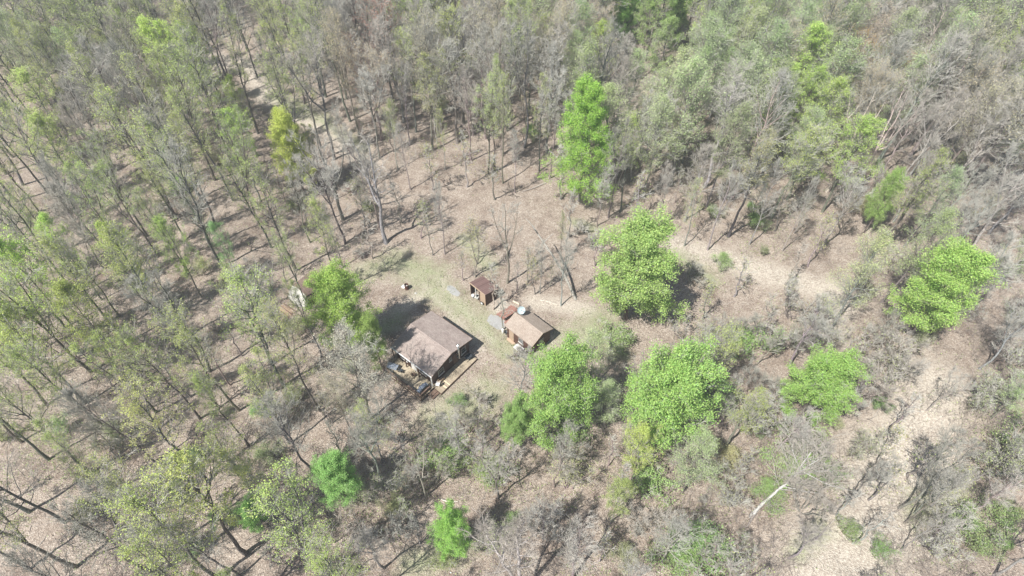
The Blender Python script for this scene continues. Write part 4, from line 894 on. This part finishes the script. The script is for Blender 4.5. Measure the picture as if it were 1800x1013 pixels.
while tries < 90000:
    tries += 1
    y = rnd.uniform(4, 212); x = rnd.uniform(-1, 1)*(.60*y+52)
    bpx, bpy_ = pj(x, y, 0)
    if blocked(bpx, bpy_): continue
    cpx, cpy = pj(x, y, 10)
    if not (-60 < cpx < 1860 and -95 < cpy < 1075): continue
    gi = GRID[min(6, max(0, int(cpy/144.8)))][min(11, max(0, int(cpx/150)))]
    kind = rnd.choice(gi)
    scrub = cpx > 1180 and cpy > 560
    slim = .84 if cpx < 640 else 1.
    h = {'o': 17, 'y': 15, 's': 15.5, 'g': 16, 'p': 13.5, 't': 16, 'm': 7, 'r': 13}[kind]*rnd.uniform(.78, 1.16)
    if kind != 'm': h *= 1.2 if y > 74 else 1.1 if cpx < 640 else 1
    if scrub and kind != 'm': h *= .68
    mid = 640 < cpx < 1180 and cpy > 560
    if mid: h *= .72
    md = (4.4 if cpx < 640 and y < 74 else 3.9 if y > 74 else 5.0)
    if y > 135: md = 4.6
    if cpx > 1560 and 560 < cpy: md = 5.4
    if near(x, y, md): continue
    rad = CR[kind]*h/17
    if hides(x, y, h, rad): continue
    c2 = pj(x, y, h*.7)
    if any(math.hypot(c2[0]-g_[0], c2[1]-g_[1]) < 66 and y < gg[1]+1 for g_, gg in zip(GP, GREENS)): continue
    bk = BC[kind]
    if cpx < 620 and kind in 'og': bk = (.155, .15, .13)
    if cpx > 1200 and kind == 'g': bk = (.34, .32, .30)
    cell.setdefault((int(x//6), int(y//6)), []).append((x, y))
    PLAN.append((math.sqrt(x*x+y*y+CAM_H**2), kind, x, y, h, bk, rnd.uniform(.85, 1.15)*(1.1 if scrub else slim)))
PLAN.sort()
FAR = []
for t_ in TREES: count[NAMES[t_['kind']]] = count.get(NAMES[t_['kind']], 0)+1
for (d, kind, x, y, h, bk, wd) in PLAN:
    nm = NAMES[kind]
    if count.get(nm, 0) >= 300: FAR.append((kind, x, y, h, wd)); continue
    count[nm] = count.get(nm, 0)+1
    plant(kind, x, y, h, None, bark=bk, wide=wd)
print('planned', len(PLAN), 'far', len(FAR), 'nearest far', min([f[2] for f in FAR] or [0]))
# the far-off woods beyond the three hundred nearest of a kind: one mass
def fixed_leaf(name, c):
    m, n, l, b = mat(name); g = n.new('ShaderNodeNewGeometry'); hs = n.new('ShaderNodeHueSaturation'); hs.inputs['Color'].default_value = (*c, 1)
    m1 = n.new('ShaderNodeMapRange'); m1.inputs[3].default_value = .68; m1.inputs[4].default_value = 1.28
    l.new(g.outputs['Random Per Island'], m1.inputs[0]); l.new(m1.outputs[0], hs.inputs['Value']); l.new(hs.outputs[0], b.inputs['Base Color']); b.inputs['Roughness'].default_value = .6
    tr = n.new('ShaderNodeBsdfTranslucent'); l.new(hs.outputs[0], tr.inputs[0]); mx = n.new('ShaderNodeMixShader'); mx.inputs[0].default_value = .38
    l.new(b.outputs[0], mx.inputs[1]); l.new(tr.outputs[0], mx.inputs[2]); l.new(mx.outputs[0], n['Material Output'].inputs[0]); return m
FK = 'osty'
FM = [fixed_leaf('far_leaf_'+nm_, LC[k]) for k, nm_ in zip(FK, ('olive', 'sage', 'tan', 'yellow'))]
M_FB = noisy('far_bark', (.24, .22, .20), (.40, .38, .35), .4)
lo = [gen_tree(150+i, h=17, r=.17, cb=.32, spread=4.1, leaves=(0 if i > 2 else 2600), lsz=.22, lspread=.3, nb=26, forks=i % 2, fork_sp=2.6, m2=5, m3=4, m4=1, tw=.011, keep_arr=True) for i in range(5)]
if FAR:
    VV, FF, MM = [], [], []; off = 0
    for (kind, x, y, h, wd) in FAR:
        leafy = kind in FK; p = lo[rnd.randrange(3) if leafy else 3+rnd.randrange(2)]; a = rnd.uniform(0, 2*pi); k = h/p['h']
        for V0, F0, M0 in ((p['arr'][0], p['arr'][1], None), (p['arr'][2], p['arr'][3], p['arr'][4])):
            q = V0*[k*wd, k*wd, k]; q = np.stack([q[:, 0]*cos(a)-q[:, 1]*sin(a)+x, q[:, 0]*sin(a)+q[:, 1]*cos(a)+y, q[:, 2]+float(gz(x, y))], 1)
            VV.append(q); FF.append(F0+off); off += len(q)
            MM.append(np.full(len(F0), 4) if M0 is None else np.where(M0 == 0, FK.index(kind) if leafy else 0, 4))
    tag(link('far_woods', mesh_quads('far_woods', np.concatenate(VV), np.concatenate(FF), FM+[M_FB], np.concatenate(MM))), kind='stuff')
    for me_ in [q for p in lo for q in (p['trunk'], p['crown'])]: bpy.data.meshes.remove(me_)
# saplings, scrub and shrubs
n_s = 0; tries = 0
while n_s < 300 and tries < 20000:
    tries += 1
    y = rnd.uniform(14, 150); x = rnd.uniform(-1, 1)*(.55*y+46)
    px, py = pj(x, y, 0)
    if not (0 < px < 1800 and 60 < py < 1013) or blocked(px, py): continue
    k = rnd.choice('vvbbbm') if px > 1000 or (px > 600 and py > 700) else rnd.choice('vvvbb')
    if any((x-t_['x'])**2+(y-t_['y'])**2 < 2.2**2 for t_ in TREES): continue
    h = {'v': rnd.uniform(5, 9), 'b': rnd.uniform(1.6, 3.2), 'm': rnd.uniform(3.5, 6)}[k]
    if hides(x, y, h, 1.2): continue
    plant(k, x, y, h, None, leaf=rnd.choice([(.27, .42, .14), (.38, .46, .18), (.36, .43, .20), (.42, .44, .24)])); n_s += 1
for (px, py, h, w, pr) in [(640,455,1.8,1.4,0),(1215,500,3,1.4,0),(1075,600,3,1.5,1),(1270,470,2,1.2,2),(1330,400,2.2,1.3,2),(310,385,3.2,1.5,0),(290,290,3,1.6,2),(310,345,2.5,1.4,2),
        (720,840,2.6,1.5,0),(790,800,3,1.7,1),(850,705,2.4,1.5,0),(800,712,1.6,1.5,1),(875,830,3.2,1.6,1),(690,930,3,1.6,0),(640,940,2.8,1.6,0),(1240,985,3.,1.8,2),(1180,990,2.6,1.6,2),(1700,930,3.,1.5,2),(1765,790,3,1.5,2),(1735,905,2.5,1.4,1),
        (1480,930,2,1.3,1),(1350,880,2.2,1.5,2),(1380,830,3,1.6,2),(1395,800,3,1.6,2),(1010,410,2.5,1.6,0),(1040,440,2.2,1.7,0),(640,300,2.4,1.6,0),(625,340,2.4,1.6,0),(980,780,3,1.6,1),(1030,700,2.5,1.5,0),(1230,640,2.8,1.6,1),(1300,620,3,1.6,1),(1150,860,3,1.6,1),(960,640,1.8,1.2,1),(905,625,2.2,1.2,0)]:
    base('b', px, py, h, wide=w, proto=pr)
for (px, py, h, w) in [(1390,560,7,1.2),(1340,610,6.5,1.2),(1440,600,6.5,1.2),(1500,690,7,1.2),(1240,610,6,1.1),(1570,660,7,1.2),(1330,760,6.5,1.2),(1280,880,6,1.2),(1720,830,6.5,1.2),(1690,720,6.5,1.2),(1640,960,6,1.2),(1000,860,5.5,1.2),(1270,750,6,1.1),
        (830,760,5,1.2),(775,830,5,1.2),(960,940,5,1.3),(860,960,5,1.2),(640,880,4.5,1.3),(1130,930,5,1.2),(1740,640,7,1.2),(1780,700,7,1.1)]:
    base('m', px, py, h, wide=w)

# labels for the trees nothing else singles out: look, direction and rank from a thing one can find
LM = [('the larger cabin', 760, 620), ('the small cabin', 930, 580), ('the open shed', 852, 505), ('the burn barrel', 714, 506), ('the white tarp shed', 530, 510),
      ('the green cone-shaped tree', 1025, 250), ('the golden-green tree', 513, 270), ('the broad fresh green tree', 1640, 525),
      ('the widest bright green tree', 1163, 715), ('the white birch', 912, 950), ('the bleached toppled tree', 1400, 845), ('the small emerald bush', 452, 903),
      ('the emerald crown', 1100, 22), ('the wide tan tree', 1700, 215), ('the tall russet tree', 670, 65), ('the brightest yellow-green tree', 68, 190),
      ('the slender grass-green tree', 395, 440), ('the lower left corner', 0, 1013), ('the lower right corner', 1800, 1013), ('the middle left edge', 0, 560),
      ('the upper left corner', 0, 0), ('the upper right corner', 1800, 0), ('the middle right edge', 1800, 600), ('the orange-brown tree', 1495, 135)]
DIRS = ['right of', 'upper right of', 'directly above', 'upper left of', 'left of', 'lower left of', 'directly below', 'lower right of']
ORD = ['nearest', 'second nearest', 'third nearest', 'fourth nearest', 'fifth nearest', 'sixth nearest', 'seventh nearest', 'eighth nearest', 'ninth nearest', 'tenth nearest', 'eleventh nearest', 'twelfth nearest', 'thirteenth nearest']
bins = {}
for t_ in TREES:
    if t_['label']: continue
    k = min(t_['h'], 3)*.5 if t_['kind'] == 'b' else t_['h']*.62
    cx, cy = pj(t_['x'], t_['y'], k); cxc = min(max(cx, 0), 1800); cyc = min(max(cy, 0), 1013)
    n_, lx, ly = min(LM, key=lambda q: math.hypot(q[1]-cxc, q[2]-cyc)); d = math.hypot(cx-lx, cy-ly)
    s = DIRS[int(((atan2(ly-cy, cx-lx)+2*pi) % (2*pi))/(pi/4)+.5) % 8]
    adj = ADJ[t_['kind']]
    if t_['kind'] in 'bmv':
        lf = t_['o'].children[1].data.name
    bins.setdefault((adj, n_, s), []).append((d, t_))
for (adj, n_, s), L_ in bins.items():
    L_.sort(key=lambda q: q[0])
    for i, (d, t_) in enumerate(L_):
        o_ = '' if len(L_) == 1 else ', '+(ORD[i] if i < len(ORD) else 'farthest')
        t_['o']['label'] = adj+' '+s+' '+n_+o_

# ------------------------------------------------------------------ uncountable cover on the ground
nr = np.random.default_rng(77)
def scatter(N, dens=None, ymax=150):
    y = nr.uniform(12, ymax, N*4); x = nr.uniform(-1, 1, N*4)*(.56*y+48); 
    px, py = pj(x, y, 0); k = (px > -40) & (px < 1840) & (py < 1060)
    x, y, px, py = x[k], y[k], px[k], py[k]
    nz = np.sin(x*.31+1)*np.sin(y*.27+2)+.7*np.sin(x*.83+y*.5)*np.sin(y*.71-x*.3+1)+.4*np.sin(x*1.9)*np.sin(y*1.7+x)
    c = np.array([blocked(a, b) for a, b in zip(px, py)])
    w = np.clip(.35+.55*nz, .03, 1)*np.where(c, np.where((px > 1380) & (py > 560), .45, .06), 1)
    if dens is not None: w = dens(px, py, w, c)
    k = nr.random(len(x)) < w; return x[k][:N], y[k][:N]
def brush_d(px, py, w, c):
    return w*np.where((px > 1000) & (py > 520), 2.0, np.where((px > 600) & (py > 700), 1.4, .8))
x, y = scatter(21000, brush_d); N = len(x); bpx_, bpy_ = pj(x, y, 0); H_ = nr.uniform(.5, 1.9, N)*np.where((bpx_ > 1150) & (bpy_ > 560), 1.5, 1.)
P = np.zeros((N, 4, 3)); dd = nr.normal(size=(N, 2))*.5
for i in range(4):
    t = i/3; P[:, i, 0] = x+dd[:, 0]*H_*t+nr.normal(size=N)*.04; P[:, i, 1] = y+dd[:, 1]*H_*t+nr.normal(size=N)*.04; P[:, i, 2] = gz(x, y)+H_*(t-.25*t*t*np.hypot(dd[:, 0], dd[:, 1]))
v1, f1 = tubes(P, np.array([.016, .013, .010, .007])[None]*np.ones((N, 1)), 3)
P2, L2, _ = spawn(nr, P, H_, 5, .15, 1, 50, .5, 3, .2, .2)
v2, f2 = tubes(P2, np.array([.010, .008, .005])[None]*np.ones((len(P2), 1)), 3)
M_BR = noisy('brush_bark', (.22, .18, .155), (.42, .37, .33), .5, coords='Object')
tag(link('undergrowth', mesh_quads('undergrowth', np.concatenate([v1, v2]), np.concatenate([f1, f2+len(v1)]), [M_BR])), kind='stuff')
# dropped sticks
x, y = scatter(4200, lambda px, py, w, c: np.where(c, .12, .6)); N = len(x); a = nr.uniform(0, 2*pi, N); L = nr.uniform(.4, 2.6, N)
P = np.zeros((N, 3, 3))
for i in range(3):
    P[:, i, 0] = x+np.cos(a)*L*(i/2-.5)+nr.normal(size=N)*.05; P[:, i, 1] = y+np.sin(a)*L*(i/2-.5)+nr.normal(size=N)*.05; P[:, i, 2] = gz(P[:, i, 0], P[:, i, 1])+.03+.05*nr.random(N)
v1, f1 = tubes(P, np.array([.028, .022, .012])[None]*nr.uniform(.6, 1.3, (N, 1)), 4)
tag(link('fallen_sticks', mesh_quads('fallen_sticks', v1, f1, [noisy('stick_bark', (.24, .20, .18), (.50, .45, .41), .7)])), kind='stuff')
# new green leaves low over the litter
def green_d(px, py, w, c):
    z = np.full(len(px), .05)
    for (a, b, r, s) in [(700,690,80,.5),(850,720,90,.8),(760,830,90,.5),(640,920,90,.35),(1000,800,120,.4),(1150,960,160,.5),(1330,440,60,.5),(310,300,70,.8),(1260,600,140,.35),(1400,850,80,.5),(1700,910,90,.8),(1760,780,70,.7),(1600,640,110,.4),(480,160,70,.3),(210,480,160,.15),(60,850,160,.4),(1380,170,200,.4),(640,480,60,.3)]:
        z = np.maximum(z, s*np.clip(1.3-np.hypot(px-a, py-b)/r, 0, 1))
    return z*np.clip(w*2, 0, 1)
x, y = scatter(60000, green_d); N = len(x); c = np.stack([x, y, gz(x, y)+nr.random(N)**2*.9], 1)
c = np.repeat(c, 3, 0)+nr.normal(size=(N*3, 3))*[.25, .25, .05]; c[:, 2] = np.maximum(c[:, 2], gz(c[:, 0], c[:, 1])+.03)
v1, f1 = leaf_quads(nr, c, .14, 1.)
tag(link('ground_plants', mesh_quads('ground_plants', v1, f1, [LEAF]), color=(.36, .47, .17)), kind='stuff')
# grass tufts in the clearing
def grass_d(px, py, w, c):
    X_, Y_ = un(px, py); return field(GRASS, X_, Y_, 1.2)*(.4+.6*np.clip(w*2, 0, 1))
y = nr.uniform(25, 110, 400000); x = nr.uniform(-1, 1, 400000)*60
k = nr.random(len(x)) < field(GRASS, x, y, .7)**1.3*np.clip(.5+.8*np.sin(x*1.7+y)*np.sin(y*1.9-x*.6), 0, 1)*.7; x, y = x[k][:40000], y[k][:40000]; N = len(x)
hit = np.zeros(N, bool)
for (o_, A_, hu, hv0, hv1) in ((house, HA, 3.5, -5.9, 3.3), (hut, SA, 2.2, -1.8, 1.8)):
    dx, dy = x-o_.location.x, y-o_.location.y; u = dx*cos(A_)+dy*sin(A_); v = -dx*sin(A_)+dy*cos(A_); hit |= (np.abs(u) < hu+.1) & (v > hv0) & (v < hv1)
x, y = x[~hit], y[~hit]; N = len(x)
c = np.stack([x, y, gz(x, y)+.05], 1); ax = nr.uniform(0, 2*pi, N); wv = np.stack([np.cos(ax), np.sin(ax), np.zeros(N)], 1)*.05; hh = (nr.uniform(.06, .16, N))[:, None]*np.array([[0, 0, 1.]])+nr.normal(size=(N, 3))*.04
v1 = np.stack([c-wv-[0, 0, .06], c+wv-[0, 0, .06], c+wv*.3+hh, c-wv*.3+hh], 1).reshape(-1, 3); f1 = np.arange(4*N).reshape(-1, 4)
tag(link('grass', mesh_quads('grass', v1, f1, [LEAF]), color=(.34, .40, .20)), kind='stuff')

# thin spring air over the whole place
m, n, l, b = mat('thin_haze'); n.remove(b)
pv = n.new('ShaderNodeVolumePrincipled'); pv.inputs['Color'].default_value = (.84, .93, 1, 1); pv.inputs['Density'].default_value = .0007; pv.inputs['Anisotropy'].default_value = .1
l.new(pv.outputs[0], n['Material Output'].inputs['Volume'])
hz = MB(); hz.box(-3200, 3200, -3200, 3200, -6, 95); tag(hz.build('haze', m), kind='stuff')
print('trees', len(TREES), count)
